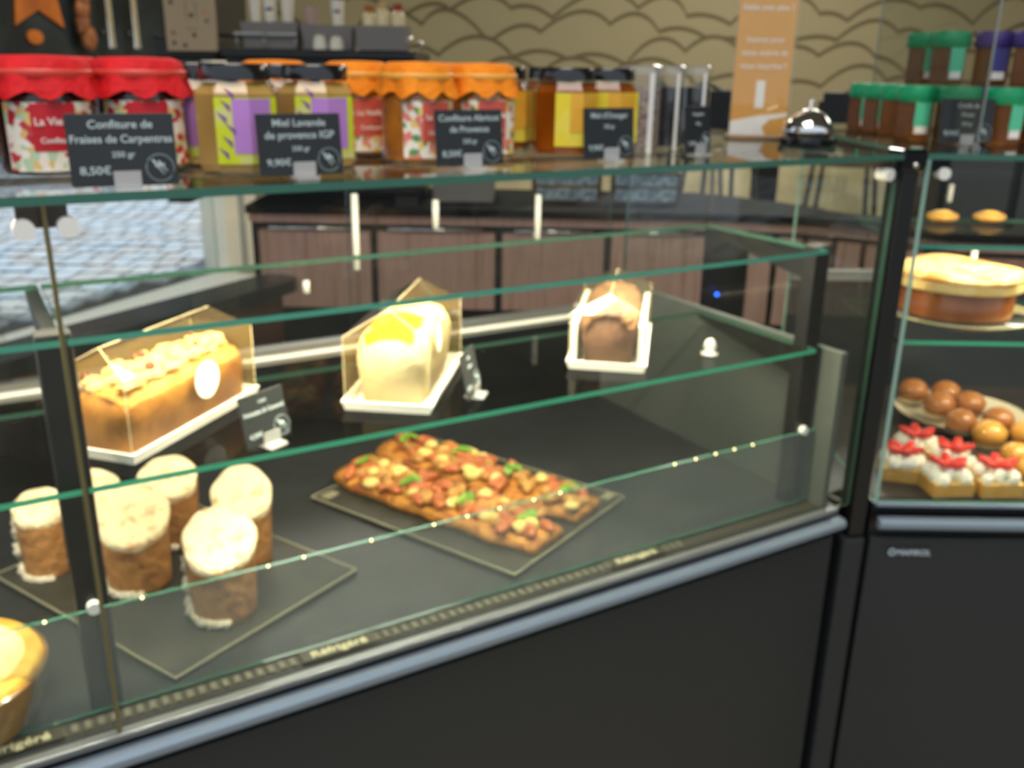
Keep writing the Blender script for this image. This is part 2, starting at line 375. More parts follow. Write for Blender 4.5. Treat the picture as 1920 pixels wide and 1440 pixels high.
WR = pbr('wire_grey', '#a0a09c', .3, metal=.5)
m = MB(); m.box((-.09, -.02, .038), (.0, .0, .045), WR); m.build('shelf_bar', ws); m = MB(); m.box((.004, -.02, .037), (.095, .0, .044), WR); m.build('shelf_bar', ws)
for x in (-.085, -.003, .09):
    m = MB(); m.tube([(x, -.01, 0), (x, -.01, .038)], .003, WR); m.build('leg', ws, True)
CUP = pbr('cup_white', '#e6e0cf', .35); CUPY = pbr('cup_cream', '#e3d2a6', .4)
def cup(x, y, z, r, h, flip, lb, m0, mark=None, grp='stacked paper cups'):
    e = thing('coffee_cup', lb, 'cup', (x, y, z), 0, grp)
    pr = [(r * .72, 0), (r, h), (r * .94, h), (r * .68, .004)] if not flip else [(r, 0), (r * 1.0, h * .4), (r * .82, h * .85), (r * .55, h)]
    m = MB(); m.lathe(pr, m0, 24); m.build('cup_body', e, 'auto')
    if mark:
        for dx, c in ((-.006, '#2f86b8'), (.002, '#1f3f78'), (.008, '#c0304a')):
            q = MB(); a = dx / r - PI / 2
            q.blob((r * .93 * math.cos(a), r * .93 * math.sin(a), h * .62), .0045, pbr('dot' + c, c, .5), 8, 6); q.build('logo_dot', e, True)
    return e
cup(-.585, 2.925, TZ, .021, .040, True, 'white cup upside down before the middle crate, left of two', CUP)
cup(-.535, 2.925, TZ, .022, .037, True, 'white cup upside down before the middle crate, right of two', CUP)
cup(-.785, 2.98, TZ + .068, .018, .09, False, 'plain white cup at the left end of the left crate', CUP)
cup(-.735, 2.96, TZ + .055, .021, .09, False, 'white cup with coloured dots in the left crate', CUP, True)
cup(-.69, 2.985, TZ + .06, .021, .09, False, 'plain white cup right of the dotted one in the left crate', CUP)
cup(-.535, 2.96, TZ + .058, .021, .08, False, 'white cup with coloured dots in the middle crate', CUP, True)
cup(-.615, 2.97, TZ + .07, .026, .05, False, 'pinkish cup with a black band in the middle crate', pbr('cup_pink', '#b39a8c', .5))
def bottle(x, y, z, lb, mt, cap):
    e = thing('syrup_bottle', lb, 'bottle', (x, y, z), 0, 'small bottles in the right crate')
    m = MB(); m.lathe([(.019, 0), (.021, .02), (.02, .05), (.015, .065)], mt, 20); m.build('bottle_body', e, True)
    m = MB(); m.lathe([(.013, .065), (.013, .085)], cap, 16); m.build('cap', e, 'auto')
bottle(-.44, 2.95, TZ + .04, 'amber topped bottle at the left of the right crate', CUPY, ORG)
bottle(-.40, 2.945, TZ + .05, 'cream bottle in the middle of the right crate', CUPY, pbr('cap_tan', '#c9a46a', .5))
bottle(-.355, 2.95, TZ + .045, 'cream bottle with red top in the right crate', CUPY, pbr('cap_red', '#9a2a2a', .5))
# small things on the bar seen through the top glass
m = MB(); m.box((-.10, -.12, 0), (.10, .12, .075), CR); e = thing('grey_box', 'grey lidded box on the back bar', 'box', (-.17, 3.2, .93)); m.build('box_body', e, bevel=.004)
m = MB(); m.box((-.102, -.122, .075), (.102, .122, .09), WPL); m.build('lid', e, bevel=.003)
for x, lb in ((.17, 'left framed picture of pale clouds on the back bar'), (.43, 'right framed picture of pale clouds on the back bar')):
    e = thing('picture_frame', lb, 'picture', (x, 3.1, .93), 0, 'framed pictures on the bar')
    m = MB(); m.box((-.115, 0, 0), (.115, .02, .105), pbr('frame_brown', '#4b3527', .5)); m.build('frame', e, bevel=.003)
    m = MB(); m.box((-.10, -.002, .012), (.10, 0, .05), pbr('picture_sky', '#1f262c', .3, col2=['#9fb6c6', '#52677a', '#c8d2d8'], scale=25, lo=.3, hi=.7)); m.box((-.10, -.002, .06), (.10, 0, .095), pbr('picture_sky', '#1f262c', .3)); m.build('picture', e)
# island worktop with a rounded end, left of the back bar
isl = thing('island_counter', 'dark round-ended worktop below the street window', 'counter', (0, 0, 0))
def capsule(p, q, w, n=10):
    p = Vector(p); q = Vector(q); d = (q - p).normalized(); nn = Vector((-d.y, d.x)); out = [p - nn * w, ]
    a0 = math.atan2(-nn.y, -nn.x)
    for i in range(n + 1): a = a0 + PI * i / n; out.append(q + Vector((math.cos(a), math.sin(a))) * w)
    out.append(p + nn * w); return [tuple(x) for x in out]
m = MB(); m.prism(capsule((-1.25, 1.66), (-.715, 2.70), .07), .715, .75, pbr('island_top', '#2d2f30', .25)); m.build('worktop', isl, bevel=.003)
m = MB(); m.prism(capsule((-1.235, 1.69), (-.73, 2.67), .048), .0, .715, pbr('dark_walnut', '#3a2a21', .5, col2='#4c3629', scale=6)); m.build('cabinet', isl)
# ================================================================== stools and table in the room behind
def stool(x, y, rz, lb):
    e = thing('bar_stool', lb, 'stool', (x, y, 0), rz, 'black bar stools')
    m = MB(); m.lathe([(.17, .98), (.185, 1.0), (.185, 1.03), (.17, 1.04)], BLK, 24); m.build('seat', e, 'auto')
    for sx in (-1, 1):
        for sy in (-1, 1):
            m = MB(); m.tube([(sx * .11, sy * .11, .98), (sx * .19, sy * .19, 0)], .011, BLK); m.build('leg', e, True)
    m = MB(); q = .158; m.tube([(q, q, .38), (-q, q, .38), (-q, -q, .38), (q, -q, .38)], .009, BLK, closed=True); m.build('footrest', e, True)
    m = MB(); m.tube([(-.17, .15, 1.0), (-.17, .2, 1.22), (0, .22, 1.30), (.17, .2, 1.22), (.17, .15, 1.0)], .012, BLK); m.box((-.16, .185, 1.1), (.16, .215, 1.27), BLK); m.build('backrest', e, bevel=.01)
stool(.90, 4.2, .2, 'black bar stool left of the orange sign')
stool(1.42, 4.1, -.5, 'black bar stool right of the orange sign')
stool(.98, 5.2, 1.2, 'black bar stool in front of the beige wall, far left')
tb = thing('high_table', 'black high table with thick square leg among the stools', 'table', (1.50, 5.7, 0))
m = MB(); m.box((-.3, -.3, 1.02), (.3, .3, 1.05), BLK); m.build('table_top', tb, bevel=.004)
m = MB(); m.box((-.065, -.065, 0), (.065, .065, 1.02), BLK); m.build('leg', tb); m = MB(); m.box((-.22, -.22, 0), (.22, .22, .02), BLK); m.build('base', tb)
tp = thing('side_cabinet', 'dark cabinet with grey shutters behind the right-hand case', 'cabinet', (2.2, 3.9, 0))
m = MB(); m.box((-.45, 0, 0), (.8, .5, 1.12), pbr('cabinet_dark', '#202324', .4)); m.build('body', tp)
for i in range(4):
    m = MB(); m.box((-.42 + i * .3, -.012, .5), (-.16 + i * .3, 0, 1.06), pbr('shutter_grey', '#56585a', .45)); m.build('door', tp, bevel=.003)
# ================================================================== DISPLAY CASE A (local: x along front, y into the case)
DZ = .716
ca = thing('display_case', 'long glass pastry case with charcoal base, angled toward the left', 'display case', (OA.x, OA.y, 0), RZA)
L0 = -1.75; LJ = -1.071
m = MB(); m.box((L0, .0, 0.0), (-.03, .62, .668), CHAR); m.build('base_panel', ca)
m = MB(); m.box((L0, .012, .668), (-.02, .62, .714), BLK); m.build('plinth_gap', ca)
m = MB(); m.prismy([(0, 0)], 0, 0, BLK) if False else None
m = MB()
prof = [(0.0, .682), (-.012, .683), (-.016, .688), (-.016, .695), (-.012, .700), (0.0, .701)]
m.add([(L0, y, z) for y, z in prof] + [(-.022, y, z) for y, z in prof], [(i, i + 6, i + 7, i + 1) for i in range(5)] + [(5, 11, 6, 0), (0, 1, 2, 3, 4, 5), (11, 10, 9, 8, 7, 6)], RAIL); m.build('bumper_rail', ca)
m = MB(); m.box((L0, -.004, .7085), (-.03, .010, .7165), CHN); m.build('glass_channel', ca, bevel=.002)
m = MB(); m.box((L0, .012, .714), (-.035, .60, DZ), DECK); m.build('deck', ca)
# air grille: comb of slots along the front of the deck
m = MB(); x = -1.5; GR = pbr('grille_dark', '#0d0e0e', .5); GT = pbr('grille_tooth', '#4d4f48', .5)
m.box((L0, .018, DZ), (-.05, .036, DZ + .001), pbr('grille_bed', '#2a2b28', .5)); 
while x < -.32:
    m.box((x, .020, DZ + .001), (x + .006, .034, DZ + .003), GT); x += .0125
m.build('air_grille', ca)
for x in (-1.165, -.83, -.40):
    m = MB(); m.box((x - .045, .016, DZ + .003), (x + .045, .037, DZ + .004), pbr('sticker_dark', '#2c2d28', .4)); st = m.build('grille_sticker', ca)
    text('lettering', 'Réfrigéré', .017, st, (x, .021, DZ + .0042), (0, 0, 0), pbr('sticker_ink', '#a3a288', .5), .066)
# front glass panels
TZ0 = 1.242
m = MB(); m.box((L0, 0, .716), (LJ - .002, .006, TZ0), GL, EDGED, 1); m.build('front_glass', ca)
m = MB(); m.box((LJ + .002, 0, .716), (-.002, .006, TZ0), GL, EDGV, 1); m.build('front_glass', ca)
m = MB(); m.box((LJ - .002, .001, .716), (LJ + .002, .0055, TZ0), pbr('joint_seal', '#6e6542', .3)); m.build('joint_seal', ca)
m = MB(); m.box((L0, -.006, TZ0), (.0, .52, 1.25), GL, EDGED, 2); m.build('top_glass', ca)
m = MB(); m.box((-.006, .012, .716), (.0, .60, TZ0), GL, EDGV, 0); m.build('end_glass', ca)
for x in (LJ - .0165, LJ + .0165, -.023):
    m = MB(); m.tube([(x, -.006, 1.2225), (x, .014, 1.2225)], .0085, WPL, 20); m.build('glass_clamp', ca, 'auto')
    if x > -.05 or x < LJ: m = MB(); m.box((x - .004, .008, 1.222), (x + .035 if x < LJ else x + .02, .022, 1.242), pbr('bracket_brown', '#4a3a30', .4)); m.build('clamp_bracket', ca)
# low inner glass lip; added glowing dots imitate reflected light points
m = MB(); m.box((LJ + .02 - .55, .042, .718), (-.05, .046, .8365), GLD, EDGED, 1); m.build('inner_glass_lip', ca)
GLINT = pbr('led_glint', '#ffe9a8', .4, emit=5.0)  # emissive dots painted in as reflections, no real light source
glint_s = [-.78, -.70, -.655, -.61, -.56, -.52, -.33, -.292, -.255, -.219, -.183, -.86, -.90, -1.03, -1.12]
for s in glint_s:
    m = MB(); m.blob((s, .041, .8375), .0014, GLINT, 8, 6); m.build('led_glint', ca, True)
# posts with brackets
for (x, w) in ((-1.075, .031), (-.075, .030)):
    m = MB(); m.box((x - w / 2, .048, DZ), (x + w / 2, .072, 1.12), POST); p = m.build('upright', ca, bevel=.002)
    m = MB(); m.tube([(x, .040, .8385), (x, .05, .8385)], .0065, WPL, 16); m.build('bolt', p, 'auto')
    for z in (.966, 1.112):
        q = MB(); q.add([(x - .006, .07, z), (x + .006, .07, z), (x + .006, .29, z), (x - .006, .29, z), (x - .006, .07, z - .045), (x + .006, .07, z - .045), (x + .006, .29, z - .008), (x - .006, .29, z - .008)],
              [(0, 1, 2, 3), (7, 6, 5, 4), (0, 4, 5, 1), (1, 5, 6, 2), (2, 6, 7, 3), (3, 7, 4, 0)], POST); q.build('bracket', p)
EDGE1 = pbr('teal_glass_edge', '#3d8c80', .15, spec=.8); EDGR = pbr('dimmed_rear_edge', '#1e3a32', .3)  # rear edge darkened in colour, front edges bright as if gathering light
def shelf_mb(a, b, y0, y1, z, ed):
    m = MB(); z0, z1 = z - .0055, z + .0005; vs = [(a,y0,z0),(b,y0,z0),(b,y1,z0),(a,y1,z0),(a,y0,z1),(b,y0,z1),(b,y1,z1),(a,y1,z1)]
    m.add(vs, [(0, 3, 2, 1), (4, 5, 6, 7)], GLS); m.add(vs, [(0, 1, 5, 4)], ed); m.add(vs, [(2, 3, 7, 6)], EDGR); m.add(vs, [(1, 2, 6, 5), (3, 0, 4, 7)], pbr('side_glass_edge', '#2c4a40', .2)); return m
for (z, ed) in ((.9725, EDGE), (1.118, EDGE1)):
    for (a, b) in ((L0 + .02, LJ + .002), (LJ + .006, -.086)):
        shelf_mb(a, b, .03, .28, z, ed).build('glass_shelf', ca)
# rear: black lower lining, silver rail, sliding glass doors
m = MB(); m.box((L0, .60, DZ), (-.04, .612, .885), BLKG); m.build('rear_lining', ca)
m = MB(); m.box((L0, .592, .885), (-.04, .618, .893), SILV); m.box((L0, .597, .893), (-.04, .618, .903), WPL); m.box((L0, .592, .903), (-.04, .618, .912), SILV); m.build('rear_rail', ca)
RDG = clear('rear_door_glass', tint=(.93, .93, .92), gain=.6)
for a, b, y in ((L0, -1.1, .604), (-1.12, -.56, .611), (-.58, -.04, .604)):
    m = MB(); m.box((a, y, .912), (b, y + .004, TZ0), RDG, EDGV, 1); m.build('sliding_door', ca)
WL = pbr('streak_white', '#f2f4ec', .25, emit=.0)  # white bars added to imitate light streaks reflected in the glass
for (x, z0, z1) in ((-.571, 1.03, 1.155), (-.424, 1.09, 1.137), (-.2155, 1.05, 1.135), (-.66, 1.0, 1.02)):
    m = MB(); m.tube([(x, .592, z0), (x, .592, z1)], .0055, WL, 10); m.tube([(x, .592, z0 + .01), (x, .604, z0 + .01)], .003, WL); m.build('streak_bar', ca, True)
m = MB(); m.box((-.05, .012, DZ), (-.038, .60, .965), pbr('end_lining', '#4a504e', .3, col2='#545a56', scale=2)); m.build('end_panel', ca)
m = MB(); m.box((L0, .19, 1.2365), (-.03, .21, 1.242), BLK); m.build('led_profile', ca)
m = MB(); m.box((L0, .04, 1.2365), (-.03, .06, 1.242), BLK); m.build('led_profile', ca)
# ================================================================== corner post and case B
cp = thing('corner_post', 'black corner post joining the two display cases', 'post', (.548, 1.325, 0), .2)
m = MB(); m.box((-.014, -.008, .66), (.014, .03, 1.254), BLK); m.build('post_body', cp, bevel=.004)
m = MB(); m.box((-.02, -.012, 1.225), (.022, .03, 1.256), BLKG); m.build('hinge_cap', cp, bevel=.005)
m = MB(); m.box((-.02, -.006, 0), (.02, .04, .655), CHAR); m.build('lower_filler', cp, bevel=.006)
m = MB(); m.tube([(.002, -.016, 1.235), (.002, -.008, 1.235)], .004, CHROME); m.build('screw', cp, True)
wf = thing('corner_filler', 'dark wedge filling the gap between the two cases', 'panel', (0, 0, 0))
pA0 = A(.008, .05); pA1 = A(.008, .6)
m = MB(); m.prism([(pA0.x, pA0.y), (.572, 1.40), (.572, pA1.y + .1), (pA1.x, pA1.y)], 0, .712, BLK); m.build('wedge', wf)
BX, BY = .578, 1.33
cb = thing('display_case', 'right-hand glass pastry case facing the viewer squarely', 'display case', (BX, BY, 0), 0)
BL = 1.3
m = MB(); m.box((0, 0, 0), (BL, .6, .650), CHAR); m.build('base_panel', cb, bevel=.002)
m = MB(); m.box((0, .012, .650), (BL, .6, .714), BLK); m.build('plinth_gap', cb)
m = MB(); m.add([(0.006, y, z - .012) for y, z in prof] + [(BL, y, z - .012) for y, z in prof], [(i, i + 6, i + 7, i + 1) for i in range(5)] + [(5, 11, 6, 0), (0, 1, 2, 3, 4, 5), (11, 10, 9, 8, 7, 6)], RAIL); m.build('bumper_rail', cb)
m = MB(); m.box((0, -.004, .7065), (BL, .010, .7135), RAIL); m.build('glass_channel', cb, bevel=.002)
m = MB(); m.box((0, .012, .714), (BL, .58, DZ), pbr('case_floor_brown', '#35302e', .35)); m.build('deck', cb)
m = MB(); m.box((0, 0, .714), (BL, .006, TZ0), GL, EDGED, 1); m.build('front_glass', cb)
m = MB(); m.box((-.006, -.006, .714), (0, .58, TZ0), GL, pbr('pale_glass_edge', '#86a89e', .15, spec=.8), 0); m.build('end_glass', cb)
m = MB(); m.box((-.006, -.006, TZ0), (BL, .75, 1.25), GL, EDGED, 2); m.build('top_glass', cb)
m = MB(); m.box((-.008, .0, 1.226), (.03, .75, 1.2418), BLK); m.box((.03, .70, 1.226), (BL, .75, 1.2418), BLK); m.build('top_frame', cb)
for z in (.9725, 1.118):
    shelf_mb(.006, BL, .02, .285, z, EDGE if z < 1 else EDGE1).build('glass_shelf', cb)
m = MB(); m.box((0, .575, DZ), (BL, .588, .945), pbr('lining_navy', '#23282c', .3)); m.build('rear_lining', cb)
m = MB(); m.box((0, .57, .945), (BL, .592, .965), SILV); m.build('rear_rail', cb)
m = MB(); m.box((0, .58, .965), (BL, .584, TZ0), RDG, EDGED, 1); m.build('sliding_door', cb)
m = MB(); m.tube([(.022, -.006, 1.2225), (.022, .012, 1.2225)], .0085, WPL, 20); m.build('glass_clamp', cb, 'auto')
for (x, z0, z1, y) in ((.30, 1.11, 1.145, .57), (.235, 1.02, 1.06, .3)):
    m = MB(); m.tube([(x, y, z0), (x, y, z1)], .005, WL, 10); m.tube([(x, y, z0 + .01), (x, y + .012, z0 + .01)], .003, WL); m.build('streak_bar', cb, True)  # added bars imitating reflected light streaks, as in the long case
m = MB(); m.box((.03, -.002, .619), (.10, 0, .634), pbr('badge_dark', '#2b2f33', .4)); bdg = m.build('maker_badge', cb)
text('lettering', 'MAFIROL', .0155, bdg, (.072, -.0026, .6212), FRONT, pbr('badge_ink', '#b9c9d6', .4), .054)
m = MB(); ring = [(.037 + .005 * math.cos(t * PI / 8), -.003, .6265 + .005 * math.sin(t * PI / 8)) for t in range(16)]
m.tube(ring, .0012, pbr('badge_ink', '#b9c9d6', .4), 6, True); m.build('emblem', bdg)
# clear guard pane standing on case B
gp = thing('glass_guard', 'clear upright pane standing among the green-lidded jars', 'glass pane', (.672, 1.395, 1.25), 0)
m = MB(); m.box((-.0015, 0, 0), (.0015, .45, .30), clear('guard_glass', tint=(.9, .92, .92)), pbr('guard_edge', '#7f8a88', .2), 0); m.build('pane', gp)
m = MB(); m.box((-.004, .0, 0), (.004, .02, .006), SILV); m.build('foot', gp)
# ================================================================== JARS
def patch(mb, r, a0, a1, z0, z1, mt, n=10, c=(0, 0)):
    vs = []; t = .0006
    for z in (z0, z1):
        for i in range(n + 1):
            a = a0 + (a1 - a0) * i / n; vs.append((c[0] + r * math.cos(a), c[1] + r * math.sin(a), z))
    mb.add(vs, [(i, i + 1, n + 2 + i, n + 1 + i) for i in range(n)], mt)
FLOR = pbr('floral_print', '#c0283a', .45, col2=['#f3e9dc', '#e8c27c', '#bcd6b4', '#f6f0e6', '#c93e48', '#ecd9c0'], scale=150, lo=0.0, hi=1.0, voro=True)
FLORP = pbr('floral_print_pale', '#e98a7a', .45, col2=['#f6eee2', '#f0d27c', '#5f9a5c', '#f8f2e8', '#e8877c', '#f2e2d0'], scale=150, lo=0.0, hi=1.0, voro=True)
def label_text(parent, body, r, a, z, size, mt, wdt):
    o = text('lettering', body, size, parent, (r * math.cos(a), r * math.sin(a), z), (PI / 2, 0, a + PI / 2), mt, wdt); return o
def cloth_cap(parent, col, dark, zt, r, ribbon):
    mt = pbr('cloth_' + col[1:], col, .75, col2=dark, scale=40, bump=.4, bscale=120)
    ph = random.uniform(0, 6)
    def wob(k, a, rr, z):
        if k < 3: return rr, z
        f = (k - 2) / 3.0
        return rr + f * .0035 * math.sin(9 * a + ph) + f * .002 * math.sin(5 * a), z - f * .004 * (1 + math.sin(9 * a + ph + 1))
    prof = [(.002, zt + .003), (r * .75, zt + .002), (r * .96, zt - .002), (r * 1.0, zt - .010), (r * 1.05, zt - .019), (r * 1.14, zt - .028)]
    m = MB(); m.lathe(prof, mt, 48, wob=wob, cap=False); c = m.build('cloth_cover', parent, True)
    m = MB(); m.lathe([(r * 1.02, zt - .016), (r * 1.05, zt - .0135), (r * 1.06, zt - .011), (r * 1.02, zt - .009)], ribbon, 40, cap=False); m.build('ribbon', c, True)
    return c
def round_jar(label, group, loc, rz, r, h, fill, cloth, lab):
    e = thing('jam_jar', label, 'jar', loc, rz, group)
    m = MB(); m.lathe([(r * .86, 0), (r * .97, .004), (r, .01), (r, h - .022), (r * .9, h - .014), (r * .84, h - .012), (r * .84, h)], JARGL, 36); m.build('glass', e, 'auto')
    m = MB(); m.lathe([(r * .86, .004), (r * .965, .012), (r * .965, h - .024), (r * .8, h - .018)], fill, 36); m.build('jam', e, 'auto')
    cloth_cap(e, cloth[0], cloth[1], h + .008, r, cloth[2])
    if lab:
        a = -PI / 2; hw = .92; m = MB(); patch(m, r + .0006, a - hw, a + hw, .008, h * .70, lab[0], 16); lo = m.build('paper_label', e, True)
        m = MB(); patch(m, r + .0012, a - hw * .42, a + hw * .5, .026, h * .69, lab[1], 10); m.build('label_centre', lo, True)
        label_text(lo, lab[2], r + .0016, a + .04, h * .5, .012, WHITE, r * .75); label_text(lo, lab[3], r + .0016, a + .04, h * .34, .008, WHITE, r * .6)
    return e
RIB = pbr('ribbon_red', '#dc4a40', .35); RIBO = pbr('ribbon_gold', '#f6ae4c', .35)
REDC = ('#e01620', '#c8101a', RIB); ORC = ('#fa9210', '#f08206', RIBO)
JAMR = pbr('strawberry_jam', '#2a0c0c', .25, col2='#43140f', scale=40)
JAMO = pbr('apricot_jam', '#a05a14', .25, col2='#bf7c28', scale=30)
LR = (FLOR, pbr('label_red', '#c4202e', .45), 'La Vieille', 'Confiture'); LO = (FLORP, pbr('label_coral', '#cf5a4c', .45), 'La Vieille', 'Confiture')
def jar_s(s, v, z, *a, **k): return None
def face(s, v):      # rotation so that the label looks towards the viewer
    p = A(s, v); return math.atan2(p.y, p.x) - PI / 2
ZT = 1.2502
G1 = 'strawberry jam jars with red cloth tops'
j1 = round_jar('red-cloth strawberry jam jar, front left, fully seen label', G1, A(-1.048, .143, ZT), face(-1.048, .143) + .12, .045, .098, JAMR, REDC, LR)
j2 = dup(j1, A(-.957, .172, ZT), face(-.957, .172) + .1, 'red-cloth strawberry jam jar right behind the first slate card', G1)
j3 = dup(j1, A(-1.155, .235, ZT), face(-1.1, .235), 'red-cloth strawberry jam jar at the far left edge', G1)
j4 = dup(j1, A(-1.02, .262, ZT), face(-1.0, .26), 'red-cloth strawberry jam jar behind the two front red ones', G1)
j5 = dup(j1, A(-1.155, .12, ZT), face(-1.1, .1), 'red-cloth strawberry jam jar cut by the left picture edge', G1)
G3 = 'apricot jam jars with orange cloth tops'
q1 = round_jar('orange-cloth apricot jam jar in front, left of its card', G3, A(-.672, .130, ZT), face(-.67, .13) + .55, .040, .098, JAMO, ORC, LO)
q2 = dup(q1, A(-.578, .150, ZT), face(-.578, .15) + .3, 'orange-cloth apricot jam jar right behind the third slate card', G3)
q3 = dup(q1, A(-.700, .235, ZT), face(-.7, .235) + .3, 'orange-cloth apricot jam jar behind the lavender honey', G3)
q4 = dup(q1, A(-.590, .250, ZT), face(-.6, .25) - .2, 'orange-cloth apricot jam jar at the back, centre', G3)
q5 = dup(q1, A(-.775, .315, ZT), face(-.76, .3), 'orange-cloth apricot jam jar at the back, leftmost of its kind', G3)
# faceted honey jars
LIDB = pbr('lid_black', '#17181a', .2, coat=.5)
def honey_jar(label, group, loc, rz, r, h, fill, paint):
    e = thing('honey_jar', label, 'jar', loc, rz, group); n = 8; a0 = PI / 8 - PI / 2
    m = MB(); m.lathe([(r * .95, 0), (r * 1.04, .006), (r * 1.04, h - .024), (r * .86, h - .014), (r * .8, h - .012)], JARGL, n, a0=a0); m.build('glass', e)
    m = MB(); m.lathe([(r * .93, .004), (r * 1.0, .01), (r * 1.0, h - .026), (r * .78, h - .016)], fill, n, a0=a0); m.build('honey', e)
    m = MB(); m.lathe([(r * .84, h - .013), (r * .84, h), (r * .80, h + .002)], LIDB, 40); m.build('lid', e, 'auto')
    paint(e, r, h); return e
YEL = pbr('label_yellow_green', '#d2dc22', .45, col2='#d8d29a', scale=35, lo=.5, hi=.7); PUR = pbr('label_lilac', '#bd86d4', .45); PURD = pbr('label_violet', '#7c4a9c', .45)
def facet(mb, r, i, z0, z1, mt, u0=0, u1=1, t=.0008):
    R = (r * 1.04) + t; a = PI / 8 - PI / 2 + i * PI / 4; b = a + PI / 4
    p = Vector((R * math.cos(a), R * math.sin(a))); q = Vector((R * math.cos(b), R * math.sin(b)))
    c, d = p.lerp(q, u0), p.lerp(q, u1); mb.add([(c.x, c.y, z0), (d.x, d.y, z0), (d.x, d.y, z1), (c.x, c.y, z1)], [(0, 1, 2, 3)], mt)
def paint_lav(e, r, h):
    m = MB(); facet(m, r, 7, .012, h * .72, YEL); facet(m, r, 0, .012, h * .72, YEL); lo = m.build('paper_label', e)
    m = MB(); facet(m, r, 7, .022, h * .71, PUR, .5, .999, .0014); facet(m, r, 0, .022, h * .71, PUR, 0, .75, .0014); m.build('label_centre', lo)
    for i in range(6):
        m = MB(); R = r * 1.04 + .0016; a = PI / 8 - PI / 2 + 7 * PI / 4; b = a + PI / 4; p = Vector((R * math.cos(a), R * math.sin(a), 0)); q = Vector((R * math.cos(b), R * math.sin(b), 0))
        u = .05 + .12 * (i % 3); z = .016 + .011 * i
        c0 = p.lerp(q, u); c1 = p.lerp(q, u + .28); c0.z = z + .012; c1.z = z; c2 = c1.copy(); c2.z += .006; m.add([tuple(c0), tuple(c1), tuple(c2)], [(0, 1, 2)], PURD); m.build('lavender_sprig', lo)
HON = pbr('lavender_honey', '#b08a48', .3, col2='#c8a45e', scale=12)
G2 = 'lavender honey jars with black lids'
h1 = honey_jar('lavender honey jar in front, left of the second slate card', G2, A(-.880, .100, ZT), face(-.88, .1) - .12, .040, .102, HON, paint_lav)
h2 = dup(h1, A(-.792, .120, ZT), face(-.79, .12) - .12, 'lavender honey jar right behind the second slate card', G2)
h3 = dup(h1, A(-.895, .200, ZT), face(-.9, .2) - .6, 'lavender honey jar behind, next to the red jars', G2)
h4 = dup(h1, A(-.800, .215, ZT), face(-.8, .21), 'lavender honey jar behind the two front ones, right', G2)
YL = pbr('label_yellow', '#e6cf1e', .45, col2='#efdf60', scale=40); YO = pbr('label_amber', '#e0a024', .45, col2='#e8b440', scale=30)
def paint_or(e, r, h):
    m = MB(); facet(m, r, 7, .014, h * .74, YL); facet(m, r, 0, .014, h * .74, YL); lo = m.build('paper_label', e)
    m = MB(); facet(m, r, 7, .030, h * .735, YO, .55, 1, .0014); facet(m, r, 0, .030, h * .735, YO, 0, .8, .0014); m.build('label_centre', lo)
HONO = pbr('orange_honey', '#7c3a08', .2, col2='#9a500e', scale=12)
G4 = 'orange blossom honey jars with black lids'
o1 = honey_jar('orange blossom honey jar in front with big yellow label', G4, A(-.463, .142, ZT), face(-.46, .14) + .1, .041, .103, HONO, paint_or)
o2 = dup(o1, A(-.380, .170, ZT), face(-.39, .15) + .0, 'orange blossom honey jar behind the fourth slate card', G4)
o3 = dup(o1, A(-.505, .235, ZT), face(-.5, .23) + .5, 'orange blossom honey jar at the back beside the orange cloths', G4)
o4 = dup(o1, A(-.400, .270, ZT), face(-.4, .27) + .2, 'orange blossom honey jar at the back, right end', G4)
# tall clear packs of sprinkled sweets
NUT = pbr('nougat_pieces', '#8d7166', .6, col2=['#b9a79a', '#6c5148', '#cbbcb0'], scale=90, lo=.3, hi=.7, bump=.5, bscale=120)
OLV = pbr('black_olives', '#17181c', .3, col2='#34363c', scale=60, lo=.4, hi=.7)
def pack(label, loc, rz, mt, w):
    e = thing('sweets_pack', label, 'pack', loc, rz, 'clear tubes of sweets')
    m = MB(); m.lathe([(w, 0), (w, .098)], clear('pack_film', tint=(.93, .93, .93), haze='#ffffff', hazef=.015, gain=1.8), 28); m.build('tube', e, 'auto')
    m = MB(); m.lathe([(w * .93, .004), (w * .93, .082)], mt, 28, wob=lambda k, a, r, z: (r, z)); m.build('filling', e, 'auto')
    m = MB(); m.lathe([(w * 1.04, .098), (w * 1.04, .108), (w * .9, .110)], clear('cap_clear', tint=(.85, .85, .85), haze='#ffffff', hazef=.12, gain=2), 28); m.build('cap', e, 'auto')
    m = MB(); m.box((w * .45, -w * .93, 0), (w * .68, -w * .85, .1), pbr('seam_white', '#dadada', .3)); m.build('seam', e); return e
pack('clear tube of brown nougat pieces, left of three', A(-.332, .165, ZT), face(-.33, .165), NUT, .029)
pack('clear tube of dark sweets, middle of three', A(-.268, .180, ZT), face(-.27, .18), OLV, .020)
pack('clear tube of dark sweets, right of three', A(-.215, .185, ZT), face(-.2, .18), OLV, .019)
